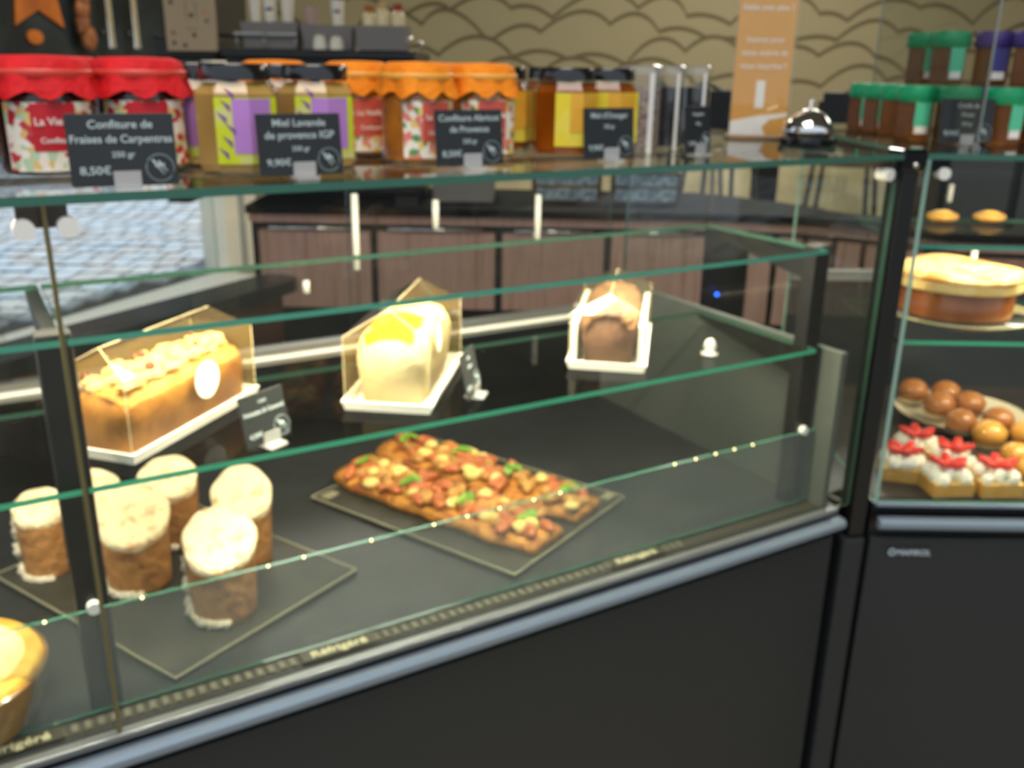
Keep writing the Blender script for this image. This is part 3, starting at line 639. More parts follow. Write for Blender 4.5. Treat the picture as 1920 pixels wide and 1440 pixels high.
# ------------------------------------------------------------------ slate cards
def card(label, loc, rz, w, h, lines, price, tilt=-.10):
    e = thing('price_card', label, 'price card', loc, rz, 'slate price cards')
    m = MB(); m.box((-w / 2, -.0008, 0), (w / 2, .0008, h), CHALK); c = m.build('slate', e, bevel=.0006); c.rotation_euler = (tilt, 0, 0); c.location = (0, 0, .003)
    z = h * .86
    for i, (t, k) in enumerate(lines):
        text('lettering', t, h * .17 * k, c, (0, -.0012, z - h * .06), FRONT, INK, min(w * .94, w * .055 * len(t) * k)); z -= h * .2
    text('price', price, h * .15, c, (-w * .27, -.0012, h * .17), FRONT, INK, w * .28)
    m = MB(); R = h * .19; cx, cz = w * .33, h * .24
    m.tube([(cx + R * math.cos(t * PI / 10), -.001, cz + R * math.sin(t * PI / 10)) for t in range(20)], .0006, pbr('logo_grey', '#7e8c90', .6), 6, True)
    for a, b in (((-.5, .6), (.25, -.5)), ((-.1, .5), (.5, -.3)), ((-.35, .1), (.35, .25))):
        m.tube([(cx + a[0] * R, -.001, cz + a[1] * R), (cx + b[0] * R, -.001, cz + b[1] * R)], .0009, INK, 6)
    m.build('round_logo', c, True)
    m = MB(); m.box((-.010, -.014, 0), (.012, .010, .003), ACR); m.box((-.010, -.004, .003), (.012, -.0025, .016), ACR); m.box((-.010, .0022, .003), (.012, .0037, .016), ACR); m.build('clip_foot', e)
    return e
card('slate card for strawberry jam, nearest and leftmost', A(-1.003, .008, ZT), RZA - .10, .086, .060, [('Confiture de', .9), ('Fraises de Carpentras', 1.0), ('250 gr', .65)], '8,50€', -.14)
card('slate card for lavender honey', A(-.840, .030, ZT), RZA + .02, .083, .057, [('Miel Lavande', .95), ('de provence IGP', 1.0), ('250 gr', .65)], '9,90€')
card('slate card for apricot jam', A(-.645, .052, ZT), RZA + .0, .082, .058, [('Confiture Abricot', .95), ('de Provence', .95), ('250 gr', .65)], '8,50€')
card('slate card for orange blossom honey', A(-.452, .062, ZT), RZA + .02, .074, .058, [("Miel d'Oranger", .95), ('250 gr', .65)], '9,90€')
card('narrow-looking slate card before the tubes of sweets', A(-.293, .085, ZT), RZA + .25, .056, .058, [('Nougatines', .8), ('100 gr', .65)], '7,50€')
card('slate card for plum preserve on the right-hand case', (.702, 1.500, ZT), .1, .088, .066, [('Confit de', .8), ('Prune', .8), ('250 gr', .6)], '9,90€')
SZ = .9735
card('slate card lying back on the shelf beside the large loaf', A(-.885, .052, SZ), RZA + .45, .060, .055, [('CAKE', .8), ('Noisette & Caramel', .9)], '4,50€', -.2)
card('edge-on slate card between the lemon and crumb loaves', A(-.622, .085, SZ), PI / 2 - .22, .06, .055, [('CAKE', .8), ('Citron', .8)], '4,50€', -.2)
m = MB(); m.lathe([(.012, 0), (.012, .002), (.006, .004), (.009, .012), (.006, .020), (.001, .023)], pbr('knob_clear', '#d8d8d8', .1, trans=.4), 20)
tag(m.build('card_foot', smooth=True), 'lone clear card foot at the empty end of the middle shelf', 'card holder').location = A(-.244, .083, SZ)
# ------------------------------------------------------------------ bell and orange sign
be = thing('service_bell', 'chrome service bell with black base on the case top', 'bell', A(-.006, .165, ZT))
m = MB(); m.lathe([(.040, 0), (.043, .003), (.043, .010), (.034, .015), (.03, .018)], BLKG, 40); m.build('base', be, 'auto')
m = MB(); m.lathe([(.037, .017), (.038, .020), (.036, .028), (.031, .037), (.022, .046), (.010, .051), (.004, .052)], CHROME, 40); m.build('dome', be, True)
m = MB(); m.lathe([(.003, .050), (.003, .058), (.006, .060), (.006, .063), (.002, .066)], CHROME, 20); m.build('button', be, True)
sg = thing('counter_sign', 'tall orange notice in a clear stand on the case top', 'sign', A(.008, .285, ZT), -.05)
SO = pbr('sign_orange', '#dca04e', .4, col2='#e4b060', scale=3)
m = MB(); m.box((-.045, 0, .006), (.045, .002, .235), SO); sh = m.build('sheet', sg)
for t, z, wd_ in (('Vous avez', .215, .05), ('fidèle avec plus ?', .195, .078), ('Scannez pour', .148, .06), ('nous suivre et', .128, .072), ('vous inscrire !', .108, .072)):
    text('lettering', t, .013, sh, (0, -.0008, z), FRONT, WHITE, wd_)
m = MB(); m.box((-.008, -.001, .048), (.006, 0, .09), WHITE)
m.prismy([(-.045, .006), (.012, .006), (.006, .018), (.018, .030), (.045, .036), (.045, .041), (.0, .036), (-.045, .027)], -.001, 0, WHITE); m.build('white_swoosh', sh)
m = MB(); m.box((-.047, -.0035, .004), (.047, -.0015, .24), clear('stand_acrylic', tint=(.96, .96, .96), gain=1.5), WPL, 1); m.build('acrylic_front', sg)
m = MB(); m.box((-.049, -.02, 0), (.049, .03, .005), pbr('sign_base', '#8a6a4a', .3)); m.build('base', sg, bevel=.001)
# ------------------------------------------------------------------ taped preserves on case B
GRN = pbr('lid_green', '#16a46e', .4, col2='#119060', scale=30); GRT = pbr('tape_green', '#5ccfa8', .4); PRP = pbr('lid_purple', '#44327a', .4); PRT = pbr('tape_purple', '#4a4a8c', .4)
BROWN = pbr('brown_preserve', '#61360c', .3, col2='#704212', scale=20)
def small_jar(label, group, loc, rz, lid, tape, sc_=1.0):
    e = thing('preserve_jar', label, 'jar', loc, rz, group); r = .030
    m = MB(); m.lathe([(r * .93, 0), (r, .003), (r, .068), (r * .88, .073)], BROWN, 6, a0=0); m.build('glass', e)
    m = MB(); m.lathe([(r * .95, .071), (r * 1.04, .072), (r * 1.04, .083), (r * .98, .086)], lid, 32); m.build('lid', e, 'auto')
    m = MB(); m.lathe([(r * .98, .060), (r * 1.08, .064), (r * 1.08, .071), (r * .97, .073)], lid, 32); m.build('lid_skirt', e, 'auto')
    m = MB(); m.box((-.012, -r * .91 - .001, .022), (.012, -r * .87, .066), tape); t = m.build('seal_tape', e)
    m = MB(); m.box((-.010, -r * .91 - .0012, .010), (.010, -r * .87, .022), WHITE); m.build('tape_end', t); return e
GG = 'preserves with green lids'; GP = 'preserves with purple lids'
f = small_jar('green-lidded preserve, farthest left of the lower row', GG, (.664, 1.845, ZT), -.2, GRN, GRT)
dup(f, (.664, 1.770, ZT), 0, 'green-lidded preserve second from the left end of the lower row', GG)
dup(f, (.667, 1.695, ZT), .3, 'green-lidded preserve third from the left of the lower row', GG)
dup(f, (.668, 1.620, ZT), 0, 'green-lidded preserve fourth from the left of the lower row', GG)
dup(f, (.712, 1.560, ZT), .4, 'green-lidded preserve directly behind the plum card', GG)
dup(f, (.772, 1.535, ZT), .35, 'green-lidded preserve right of the plum card', GG)
dup(f, (.735, 1.68, 1.3370), .1, 'green-lidded preserve stacked on the upper row', GG)
dup(f, (.720, 1.745, 1.3370), .1, 'green-lidded preserve stacked behind on the upper row, left', GG)
dup(f, (.74, 1.64, ZT), 0, 'green-lidded preserve hidden behind the plum card, second row', GG)
g = small_jar('purple-lidded preserve stacked left in the upper row', GP, (.800, 1.66, 1.3370), 0, PRP, PRT)
dup(g, (.835, 1.60, 1.3370), .1, 'purple-lidded preserve stacked middle in the upper row', GP)
dup(g, (.875, 1.54, 1.3370), .3, 'purple-lidded preserve stacked right in the upper row', GP)
dup(g, (.848, 1.535, ZT), .2, 'purple-lidded preserve in the lower row at the right edge', GP)
dup(g, (.805, 1.65, ZT), .2, 'purple-lidded preserve in the lower row, second rank', GP)
dup(g, (.865, 1.61, ZT), .2, 'purple-lidded preserve in the lower row below the stacked pair', GP)
# ================================================================== LOAVES on the middle shelf
def tray(e, w, l, mt, t=.003, h=.012):
    m = MB(); a, b, q = w / 2, l / 2, .004
    m.add([(-a + q, -b + q, 0), (a - q, -b + q, 0), (a - q, b - q, 0), (-a + q, b - q, 0), (-a, -b, h), (a, -b, h), (a, b, h), (-a, b, h),
           (-a + t, -b + t, h), (a - t, -b + t, h), (a - t, b - t, h), (-a + t, b - t, h), (-a + q + t, -b + q + t, .002), (a - q - t, -b + q + t, .002), (a - q - t, b - q - t, .002), (-a + q + t, b - q - t, .002)],
          [(3, 2, 1, 0), (0, 1, 5, 4), (1, 2, 6, 5), (2, 3, 7, 6), (3, 0, 4, 7), (4, 5, 9, 8), (5, 6, 10, 9), (6, 7, 11, 10), (7, 4, 8, 11), (8, 9, 13, 12), (9, 10, 14, 13), (10, 11, 15, 14), (11, 8, 12, 15), (12, 13, 14, 15)], mt)
    return m.build('tray', e)
def loaf_mesh(w, l, h, mt, top, dome=.3, z0=.004, n=12, k=10, jit=.0015, slump=0):
    m = MB(); ring = []
    for i in range(n + 1):
        t = PI * i / n; x = -w / 2 * math.cos(t); z = h * (1 - dome) + h * dome * math.sin(t) ** .8; ring.append((x, z))
    base = [(w / 2 * .82, 0), (-w / 2 * .82, 0)]
    sec = [base[1]] + ring + [base[0]]; N = len(sec); vs = []; fs = []; mi = []
    for j in range(k + 1):
        u = j / k; y = -l / 2 + l * u; e = 1 - .10 * (abs(2 * u - 1) ** 6)
        for (x, z) in sec: vs.append((x * e + random.uniform(-jit, jit), y + random.uniform(-jit, jit), z0 + z * (e if z > 0 else 1) + (random.uniform(-jit, jit) if z > 0 else 0)))
    side = []; tp = []
    for j in range(k):
        for i in range(N - 1):
            f = (j * N + i, j * N + i + 1, (j + 1) * N + i + 1, (j + 1) * N + i); (tp if 2 <= i <= N - 4 else side).append(f)
        side.append((j * N + N - 1, j * N, (j + 1) * N, (j + 1) * N + N - 1))
    side.append(tuple(range(N - 1, -1, -1))); side.append(tuple(k * N + i for i in range(N)))
    m.add(vs, side, mt)
    b = len(m.v) - len(vs); km = m.mi(top)
    for f_ in tp: m.f.append([b + q for q in f_]); m.m.append(km)
    return m
def film_bag(e, w, l, h, hp, back=None, loc=None):
    a, b = w / 2, l / 2; m = MB(); F = FILMG if back else FILM
    vs = [(-a, -b, .012), (a, -b, .012), (a, b, .012), (-a, b, .012), (-a, -b, h), (a, -b, h), (a, b, h), (-a, b, h), (0, -b * .82, hp), (0, b * .82, hp)]
    m.add(vs, [(0, 1, 5, 4), (1, 2, 6, 5), (4, 5, 8), (5, 6, 9, 8)], FILM); m.add(vs, [(2, 3, 7, 6), (3, 0, 4, 7), (6, 7, 9), (7, 4, 8, 9)], F)
    fb = m.build('film_bag', e)
    m = MB(); E_ = pbr('film_fold', '#e9dcb4', .25)
    for p, q in (((-a, -b, .012), (-a, -b, h)), ((a, -b, .012), (a, -b, h)), ((a, b, .012), (a, b, h)), ((-a, -b, h), (0, -b * .82, hp)), ((a, -b, h), (0, -b * .82, hp)), ((0, -b * .82, hp), (0, b * .82, hp)), ((-a, b, .012), (-a, b, h))):
        m.tube([p, q], .0004, E_, 5)
    m.build('fold', fb); return fb
TRW = pbr('tray_white', '#f1efe9', .45)
TR = RZA
# 1 large hazelnut loaf
c = (A(-.8586, .2084) + A(-1.071, .129)) / 2
ang = RZA + math.atan2(.150, .167) - PI / 2
l1 = thing('loaf_cake', 'large golden loaf with nut topping in a film bag with white sticker', 'cake', (c.x, c.y, SZ), ang, 'wrapped loaf cakes')
tray(l1, .092, .228, TRW)
LF = pbr('loaf_golden', '#946018', .5, col2=['#a87428', '#865414'], scale=14, bump=.2, bscale=90)
LFT = pbr('loaf_top_golden', '#b88234', .6, col2='#cc9c4c', scale=40, bump=.5, bscale=90)
m = loaf_mesh(.074, .205, .069, LF, LFT, .35); m.build('loaf', l1, True)
m = MB(); NT = pbr('nut_pale', '#cfa060', .6, col2='#dcb67c', scale=60); ND = pbr('nut_dark', '#6b2c18', .6)
for i in range(80): m.blob((random.uniform(-.028, .028), random.uniform(-.095, .095), .073 + random.uniform(-.004, .004)), random.uniform(.006, .010), NT, 7, 5, .25, (.8, 1.5, .6))
m.build('nut_topping', l1, kind='stuff')
for i in range(7):
    m = MB(); m.blob((random.uniform(-.03, .02), -.085 + i * .027, .076), .0055, ND, 7, 5, .2); m.build('caramel_nut', l1, True)
fb = film_bag(l1, .084, .222, .088, .112, True)
def oval(parent, c, rx, rz, axis, mt=WHITE):
    m = MB(); n = 28
    pts = [(rx * math.cos(2 * PI * i / n), rz * math.sin(2 * PI * i / n)) for i in range(n)]
    if axis == 'x': m.add([(c[0], c[1] + p, c[2] + q) for p, q in pts] + [(c[0] - .0008, c[1] + p, c[2] + q) for p, q in pts], [tuple(range(n)), tuple(reversed(range(n, 2 * n)))] + [(i, n + i, n + (i + 1) % n, (i + 1) % n) for i in range(n)], mt)
    return m.build('oval_sticker', parent)
st = oval(fb, (.0435, .018, .050), .021, .021, 'x')
m = MB(); m.tube([(.0442, .008, .058), (.0442, .016, .042)], .0007, INK, 6); m.tube([(.0442, .016, .058), (.0442, .011, .049)], .0007, INK, 6); m.build('emblem', st)
# 2 lemon loaf
c = (A(-.782, .115) + A(-.5692, .2123)) / 2
ang = RZA + math.atan2(.1706, .1313) - PI / 2
l2 = thing('loaf_cake', 'lemon loaf with bright yellow glaze on a white tray', 'cake', (c.x, c.y, SZ), ang, 'wrapped loaf cakes')
tray(l2, .108, .213, TRW)
LM = pbr('lemon_crumb', '#d6c494', .6, col2='#dfd0a6', scale=30, bump=.2, bscale=120); LMT = pbr('lemon_top', '#dcc88a', .5, col2='#e6d69c', scale=20, bump=.3)
m = loaf_mesh(.090, .165, .092, LM, LMT, .42); m.build('loaf', l2, True)
m = MB(); vs = []; nn = 14
YG = pbr('lemon_glaze', '#f4cf12', .15, coat=.5)
for j in range(9):
    y = -.082 + .062 * j / 8
    for i in range(nn + 1):
        t = PI * (.28 + .44 * i / nn) + 0.06 * math.sin(j * 1.7); x = -.045 * math.cos(t); z = .004 + .092 * .58 + .092 * .42 * math.sin(t) ** .8 + .003; vs.append((x, y, z))
m.add(vs, [(j * (nn + 1) + i, j * (nn + 1) + i + 1, (j + 1) * (nn + 1) + i + 1, (j + 1) * (nn + 1) + i) for j in range(8) for i in range(nn)], YG)
m.add([(x, -.0835, z) for x, z in [(-.028, .074), (-.03, .086), (-.012, .098), (.012, .098), (.03, .088), (.027, .078), (.01, .084), (-.01, .081)]], [tuple(range(8))], YG); m.build('glaze', l2, True)
fb = film_bag(l2, .100, .205, .088, .118, True)
st = oval(fb, (.0512, -.045, .075), .009, .016, 'x')
# 3 crumb loaf
c = (A(-.4663, .118) + A(-.2381, .2226)) / 2
ang = RZA + math.atan2(.182, .154) - PI / 2
l3 = thing('loaf_cake', 'brown loaf with crumbly nut top, smallest and furthest right', 'cake', (c.x, c.y, SZ), ang, 'wrapped loaf cakes')
tray(l3, .107, .22, TRW)
LC = pbr('choc_crumb', '#5c3f31', .7, col2='#6e4e3c', scale=40, bump=.3, bscale=120); LCT = pbr('choc_top', '#9c7450', .7, col2='#74513a', scale=50, bump=.6, bscale=140)
m = loaf_mesh(.079, .19, .078, LC, LCT, .35); m.build('loaf', l3, True)
m = MB()
for i in range(110):
    y = random.uniform(-.096, .09); t = random.uniform(.1, .9) * PI; m.blob((-.033 * math.cos(t), y, .056 + .024 * math.sin(t)), random.uniform(.003, .006), LCT, 6, 5, .2)
for i in range(26):
    t = random.uniform(.05, .95) * PI; m.blob((-.031 * math.cos(t), -.096, .051 + .026 * math.sin(t)), random.uniform(.003, .006), LCT, 6, 5, .2)
m.build('nut_topping', l3, kind='stuff')
film_bag(l3, .100, .213, .076, .100)
m = MB(); m.box((-.0485, -.104, .004), (-.041, .10, .062), TRW); m.build('side_card', l3)
m = MB(); m.box((.041, -.104, .004), (.0485, .10, .062), TRW); m.build('side_card', l3)
# ================================================================== ITEMS ON THE DECK OF CASE A
D0 = DZ + .0003
# slate trays
def slate(name, label, p, rot, w, l, grp='slate trays on the case deck'):
    e = thing(name, label, 'tray', (p.x, p.y, D0), rot, grp)
    m = MB(); m.box((0, 0, 0), (w, l, .006), SLATE); m.build('slab', e, bevel=.001)
    SE = pbr('slate_edge', '#8b8874', .5)
    for a, b in (((0, 0), (w, 0)), ((0, 0), (0, l)), ((w, 0), (w, l)), ((0, l), (w, l))):
        m = MB(); m.tube([(a[0], a[1], .0058), (b[0], b[1], .0058)], .0014, SE, 6); m.build('rim', e)
    return e
s1 = slate('slate_tray', 'slate tray under the paper-wrapped cream rolls', A(-1.0056, .0556), RZA + .44, .283, .37)
s2 = slate('slate_tray', 'slate tray under the two long savoury tarts', A(-.5732, .0624), RZA + .415, .295, .385)
for (dx, dy) in ((.02, .365), (.278, .02)):
    m = MB(); m.box((dx - .012, dy - .008, .006), (dx + .012, dy + .008, .0085), pbr('tray_tag', '#8a8570', .5)); m.build('corner_grip', s2, bevel=.001)
# wrapped cylinders
PAP = pbr('kraft_wrap', '#a06c3e', .35, col2=['#b88450', '#8e5e3c'], scale=30, bump=.5, bscale=60, lo=.3, hi=.7); CRM = pbr('cream_top', '#f6e2ba', .55, col2='#bd8650', scale=55, bump=.8, bscale=70, lo=.54, hi=.78)
CREL = pbr('crinkled_film', '#cfc6b4', .2, bump=.6, bscale=80)
def wrap(label, loc, rz, r, h, tilt, seed):
    random.seed(seed)
    e = thing('cream_roll', label, 'pastry', loc, rz, 'paper-wrapped cream rolls')
    def top(a): return h - r * tilt * math.sin(a)          # cut face slopes towards the viewer (-y side lower)
    n = 40; ph = random.uniform(0, 6)
    m = MB(); vs = []; rings = 9
    for j in range(rings):
        u = j / (rings - 1)
        for i in range(n):
            a = 2 * PI * i / n; rr = r * (.84 + .13 * u) * (1 + .018 * math.sin(5 * a + ph + 3 * u) + .012 * math.sin(11 * a + 7 * u)); vs.append((rr * math.cos(a), rr * math.sin(a), u * (top(a) - .006)))
    fs = [(j * n + i, j * n + (i + 1) % n, (j + 1) * n + (i + 1) % n, (j + 1) * n + i) for j in range(rings - 1) for i in range(n)] + [tuple(reversed(range(n)))]
    m.add(vs, fs, PAP); m.build('paper_wrap', e, True)
    m = MB(); vs = []; K = [(.97, -.010), (1.02, -.004), (1.03, .001), (.98, .004), (.85, .0055), (.7, .004), (.5, .0055), (.3, .004), (.02, .005)]
    for (q, dz) in K:
        for i in range(n):
            a = 2 * PI * i / n; w_ = 1 + .03 * math.sin(3 * a + ph) + .02 * math.sin(7 * a); rr = r * q * w_ * .98
            vs.append((rr * math.cos(a), rr * math.sin(a), h - rr * tilt * math.sin(a) + dz + .0022 * math.sin(5 * a + q * 14 + ph) * (q < .95)))
    m.add(vs, [(j * n + i, j * n + (i + 1) % n, (j + 1) * n + (i + 1) % n, (j + 1) * n + i) for j in range(len(K) - 1) for i in range(n)] + [tuple(range((len(K) - 1) * n, len(K) * n))], CRM); m.build('cream_top', e, True)
    m = MB()
    for i in range(14):
        z = .004 + i * h * .062; a = PI + .25 * math.sin(i * 1.3) - .25; m.blob((r * .90 * math.cos(a), r * .90 * math.sin(a), z), .0078, CREL, 7, 5, .35, (1, .8, 1))
    for i in range(10):
        a = PI + i * .17; m.blob((r * .86 * math.cos(a), r * .86 * math.sin(a), .006), .006, CREL, 7, 5, .35)
    m.build('film_fringe', e, True)
WZ = D0 + .0065
WR_ = [('cream roll in front, nearest the tray corner', -.925, .158, .0425, .098, -.48, 3), ('large cream roll left of the front one', -1.003, .275, .0440, .098, -.50, 4),
       ('cream roll at the right, behind the front one', -.868, .268, .0385, .100, -.52, 5), ('cream roll at the back between the large and right ones', -.940, .372, .0385, .096, -.35, 6),
       ('cream roll at the back partly hidden by the upright', -1.035, .405, .036, .094, -.3, 8), ('cream roll left of the black upright', -1.098, .372, .034, .096, -.25, 9)]
for (lb, s, v, r, h, tl, sd) in WR_:
    p = A(s, v, WZ if s > -1.03 else D0); wrap(lb, p, face(s, v), r, h, tl, sd)
random.seed(11)
# savoury tarts
CRU = pbr('tart_crust', '#a05a22', .6, col2=['#c88a3c', '#8a4a20'], scale=40, bump=.6, bscale=90)
POT = pbr('potato', '#d8b85c', .4, col2='#e6cf88', scale=50); BAC = pbr('bacon', '#a04c28', .4, col2=['#bc6c3c', '#7a3820'], scale=90, lo=.3, hi=.7); MUS = pbr('mushroom', '#9a6a34', .5, col2='#c8954c', scale=80); BAS = pbr('basil', '#5a8a24', .4, col2='#7ea83c', scale=50)
T2 = s2.matrix_basis if False else None
def tart(label, x, y0, w, l, seed):
    random.seed(seed)
    R = Matrix.Rotation(RZA + .415, 4, 'Z'); base = A(-.5732, .0624, D0 + .006); p = R @ Vector((x, y0, 0)); e = thing('savoury_tart', label, 'tart', (base.x + p.x, base.y + p.y, base.z), RZA + .415, 'long savoury tarts')
    n = 26; m = MB(); vs = []
    prof = [(-.5, 0), (-.56, .008), (-.5, .018), (-.25, .021), (0, .022), (.25, .021), (.5, .018), (.56, .008), (.5, 0)]; N = len(prof)
    for j in range(n + 1):
        u = j / n; e_ = 1 - .25 * abs(2 * u - 1) ** 8; wob = .06 * math.sin(j * 1.1 + seed) + random.uniform(-.03, .03)
        for (px, pz) in prof: vs.append((w * px * (e_ + wob), l * u, pz * (.95 + random.uniform(-.08, .08)) if pz else 0))
    m.add(vs, [(j * N + i, (j + 1) * N + i, (j + 1) * N + (i + 1) % N, j * N + (i + 1) % N) for j in range(n) for i in range(N)] + [tuple(range(N)), tuple(reversed([n * N + i for i in range(N)]))], CRU); m.build('crust', e, True)
    def bit(name, mt, k, rr, sq, flat=0.0):
        for i in range(k):
            px = random.uniform(-.44, .44) * w; py = random.uniform(.02, .98) * l; q = MB(); a = random.uniform(0, PI)
            q.T = Matrix.Translation((px, py, .023 + random.uniform(0, .006))) @ Matrix.Rotation(a, 4, 'Z') @ Matrix.Rotation(random.uniform(-.3, .3), 4, 'X')
            q.blob((0, 0, 0), rr * random.uniform(.8, 1.2), mt, 10, 6, .12, sq); q.build(name, e, True)
    bit('mushroom_slice', MUS, 34, .0125, (1.2, .8, .6)); bit('bacon_strip', BAC, 36, .0145, (1.4, .65, .55)); bit('potato_slice', POT, 20, .0130, (1.0, .9, .6))
    for k in range(4):
        py = l * (.10 + .27 * k); px = random.uniform(-.2, .2) * w
        for q_ in range(2):
            m = MB(); a = random.uniform(-.6, .6) + q_ * 1.3; c_, s_ = math.cos(a), math.sin(a); pts = [(-.018, 0, 0), (-.008, .007, .003), (.008, .0075, .004), (.018, 0, 0), (.008, -.0075, .004), (-.008, -.007, .003), (0, 0, .0015)]
            m.T = Matrix.Translation((px + q_ * .012, py, .033)) @ Matrix.Rotation(a, 4, 'Z'); m.add(pts, [(0, 1, 6), (1, 2, 6), (2, 3, 6), (3, 4, 6), (4, 5, 6), (5, 0, 6)], BAS)
            m.add([(x_, y_, z_ - .0012) for x_, y_, z_ in pts], [(6, 1, 0), (6, 2, 1), (6, 3, 2), (6, 4, 3), (6, 5, 4), (6, 0, 5)], BAS); m.build('basil_leaf', e)
    return e
tart('long savoury tart nearer the viewer, topped with bacon and potato', .090, .006, .082, .39, 21)
tart('long savoury tart behind, topped with bacon, potato and basil', .203, .010, .080, .40, 22)
random.seed(12)
# bowl pie at lower left
bp = thing('pot_pie', 'round creamy pie in a deep brown dish at the lower left', 'pie', A(-1.215, .098, D0), 0)
m = MB(); m.lathe([(.062, 0), (.080, .006), (.091, .040), (.095, .060), (.092, .062), (.086, .050)], pbr('dish_brown', '#7d5c34', .2, coat=.6), 44); m.build('dish', bp, 'auto')
m = MB(); m.lathe([(.086, .050), (.092, .061), (.086, .069), (.072, .068)], pbr('pie_crust', '#c8912c', .5, col2='#e8bc50', scale=40, bump=.4), 44, cap=False); m.build('crust_rim', bp, True)
m = MB(); m.lathe([(.078, .058), (.074, .069), (.05, .073), (.02, .075), (.001, .0752)], pbr('pie_cream', '#f4dc9a', .5, col2='#f8ecc4', scale=20, bump=.3), 40); m.build('filling', bp, True)
# ================================================================== CASE B CONTENT
cs = thing('cake_stand', 'low ribbed glass cake stand on the shelf of the right-hand case', 'stand', (.722, 1.480, SZ))
CSG = clear('stand_glass', tint=(.86, .88, .86), haze='#cfd6cc', hazef=.12, gain=3)
m = MB(); m.lathe([(.075, 0), (.078, .003), (.070, .005), (.060, .008)], CSG, 24, wob=lambda k, a, r, z: (r * (1 + .05 * math.cos(12 * a)), z)); m.build('foot', cs)
m = MB(); m.lathe([(.05, .008), (.112, .012), (.120, .016), (.118, .018), (.05, .014)], CSG, 48); m.build('plate', cs, True)
m = MB(); m.tube([(.119 * math.cos(t * PI / 20), .119 * math.sin(t * PI / 20), .017) for t in range(40)], .0018, pbr('plate_rim', '#b9b184', .2), 6, True); m.build('rim', cs, True)
ck = thing('layer_cake', 'round cake with caramel base and pale golden top layer on the stand', 'cake', (.712, 1.468, SZ + .0182))
m = MB(); m.lathe([(.082, 0), (.088, .003), (.089, .042), (.086, .046)], pbr('caramel', '#7e4218', .2, col2='#9a5a26', scale=15, coat=.5), 48, wob=lambda k, a, r, z: (r * (1 + .01 * math.sin(5 * a)), z)); m.build('caramel_base', ck, 'auto')
m = MB(); m.lathe([(.096, .045), (.100, .047), (.101, .060), (.097, .062)], pbr('sponge', '#d9b36c', .6, col2='#e6c888', scale=50, bump=.3), 48, wob=lambda k, a, r, z: (r * (1 + .012 * math.sin(4 * a + 1)), z)); m.build('sponge_layer', ck, 'auto')
def wtop(k, a, r, z): return r * (1 + .02 * math.sin(4 * a + 1) + .01 * math.sin(9 * a)), z + .004 * math.sin(3 * a + r * 40) * (r < .1)
m = MB(); m.lathe([(.098, .060), (.102, .063), (.102, .068), (.09, .072), (.06, .073), (.03, .072), (.001, .073)], pbr('golden_top', '#dca052', .45, col2=['#ecc888', '#c88434'], scale=25, bump=.4), 48, wob=wtop); m.build('golden_top', ck, True)
# buns on a glass dish
dsh = thing('glass_dish', 'pale dish holding the shiny brown buns', 'dish', (.865, 1.68, D0))
m = MB(); m.lathe([(.05, 0), (.09, .006), (.118, .024), (.120, .026), (.09, .010), (.04, .004)], pbr('dish_pale', '#cfc4ac', .3), 40); m.build('dish_body', dsh, 'auto')
BUN = pbr('bun_brown', '#8f5527', .3, col2=['#a86a36', '#7c481f'], scale=12, coat=.3); BNL = pbr('bun_golden', '#c98a30', .3, col2='#dca44c', scale=12, coat=.3)
def bun(label, loc, r, mt, grp):
    e = thing('glazed_bun', label, 'bun', loc, random.uniform(0, 3), grp)
    m = MB(); m.blob((0, 0, r * .80), r, mt, 22, 14, .012, (1, 1, .82)); m.build('bun_body', e, True)
    m = MB(); m.lathe([(r * .6, 0), (r * .85, .002), (r * .9, .008)], pbr('bun_paper', '#d9c49a', .6), 24, cap=False); m.build('paper_case', e, True)
gb = 'round brown glazed buns'
for lb, x, y, z, r in (('brown bun at the far left, highest of the heap', .793, 1.735, .024, .028), ('brown bun second from left at the back', .853, 1.725, .024, .028), ('brown bun in front of the two back ones', .815, 1.665, .020, .029),
                    ('brown bun right of the centre of the heap', .875, 1.67, .020, .029), ('brown bun low in the heap behind the strawberries', .83, 1.605, .010, .028), ('brown bun furthest right of the heap', .905, 1.615, .010, .028)):
    bun(lb, (x, y, D0 + z), r, BUN, gb)
for lb, x, y, z, r in (('golden bun behind the right strawberry waffle', .865, 1.565, .0, .030), ('golden bun at the right edge, back', .935, 1.565, .0, .030), ('golden bun behind the front right waffle', .868, 1.475, .0, .026), ('golden bun at the lower right corner', .862, 1.41, .0, .026), ('golden bun at the right edge, front', .925, 1.48, .0, .028)):
    bun(lb, (x, y, D0 + z), r, BNL, 'golden buns by the waffles')
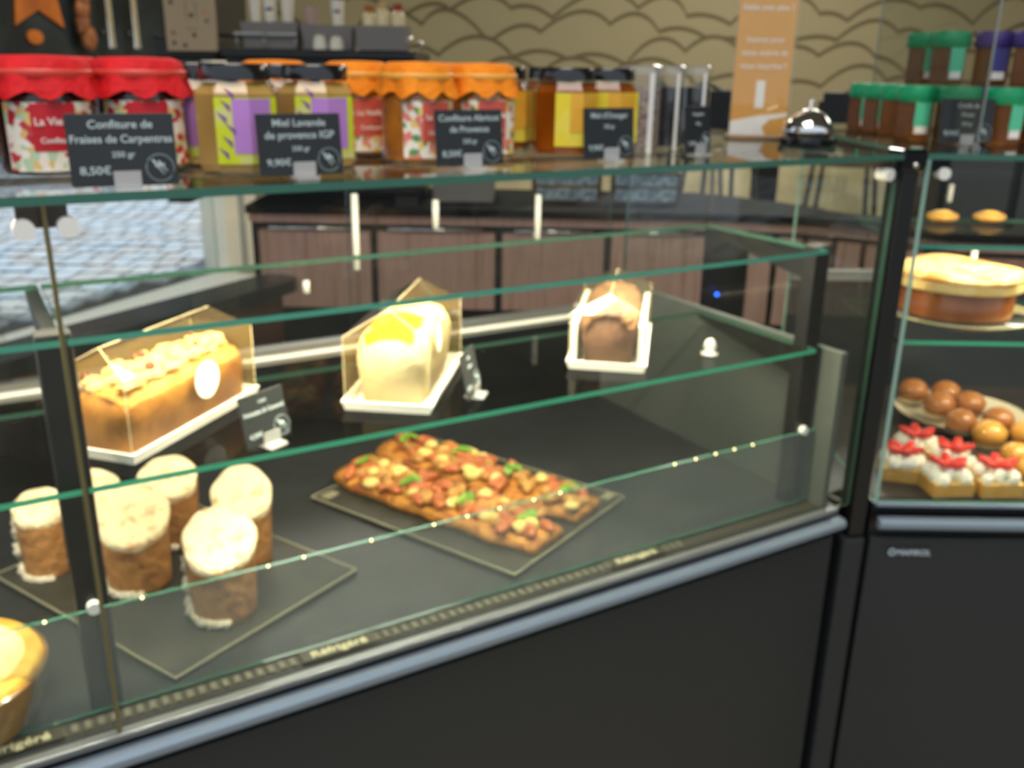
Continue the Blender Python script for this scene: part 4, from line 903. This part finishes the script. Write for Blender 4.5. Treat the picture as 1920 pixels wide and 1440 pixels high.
# strawberry cream waffles
WAF = pbr('waffle', '#d8a848', .6, col2='#ecd08c', scale=60, bump=.4); WCR = pbr('whipped_cream', '#f6efdc', .5, bump=.4, bscale=90); STW = pbr('strawberry', '#c41c1c', .25, col2='#d83c24', scale=60); HRB = pbr('herb', '#7a9a58', .6)
def waffle(label, loc, rz):
    e = thing('strawberry_waffle', label, 'pastry', loc, rz, 'strawberry cream waffles'); e.scale = (1.08, 1.05, 1.08)
    m = MB(); m.box((-.030, -.026, 0), (.030, .026, .022), WAF)
    for i in range(5): m.box((-.0315, -.0275, .002 + i * .004), (.0315, .0275, .004 + i * .004), pbr('waffle_rib', '#c08e38', .6))
    m.build('waffle_base', e)
    m = MB()
    for i in range(26): m.blob((random.uniform(-.024, .024), random.uniform(-.021, .021), .028 + random.uniform(-.004, .006)), random.uniform(.008, .012), WCR, 10, 8, .08)
    m.build('whipped_cream', e, True)
    for i in range(5):
        q = MB(); a = i * 1.26 + rz; q.T = Matrix.Translation((.010 * math.cos(a), .008 * math.sin(a), .043)) @ Matrix.Rotation(a, 4, 'Z') @ Matrix.Rotation(-.4, 4, 'Y')
        q.blob((.006, 0, 0), .0105, STW, 10, 7, .04, (1.5, .8, .55)); q.build('strawberry_slice', e, True)
    m = MB(); m.blob((.002, -.024, .034), .0025, HRB, 6, 5, .2, (1.5, 1, .6)); m.build('herb', e)
waffle('strawberry waffle at the far left against the glass end', (.652, 1.425, D0), -.25)
waffle('strawberry waffle in front, left of the front pair', (.703, 1.372, D0), .1)
waffle('strawberry waffle in front, right of the front pair', (.782, 1.372, D0), .05)
waffle('strawberry waffle behind the front pair', (.742, 1.44, D0), -.15)
waffle('strawberry waffle furthest back beside the buns', (.705, 1.50, D0), .1)
for x, lb in ((.72, 'flat golden pastry on the upper shelf, left'), (.80, 'flat golden pastry on the upper shelf, right')):
    e = thing('flat_pastry', lb, 'pastry', (x, 1.575, 1.119), .1, 'flat golden pastries')
    m = MB(); m.blob((0, 0, .009), .028, pbr('pastry_gold', '#94702a', .5, col2='#7c5a20', scale=40), 18, 8, .04, (1, .8, .32)); m.build('pastry_body', e, True)
    m = MB(); m.blob((0, 0, .016), .016, pbr('pastry_glaze', '#a88438', .3), 12, 6, .05, (1, .8, .25)); m.build('glaze', e, True)
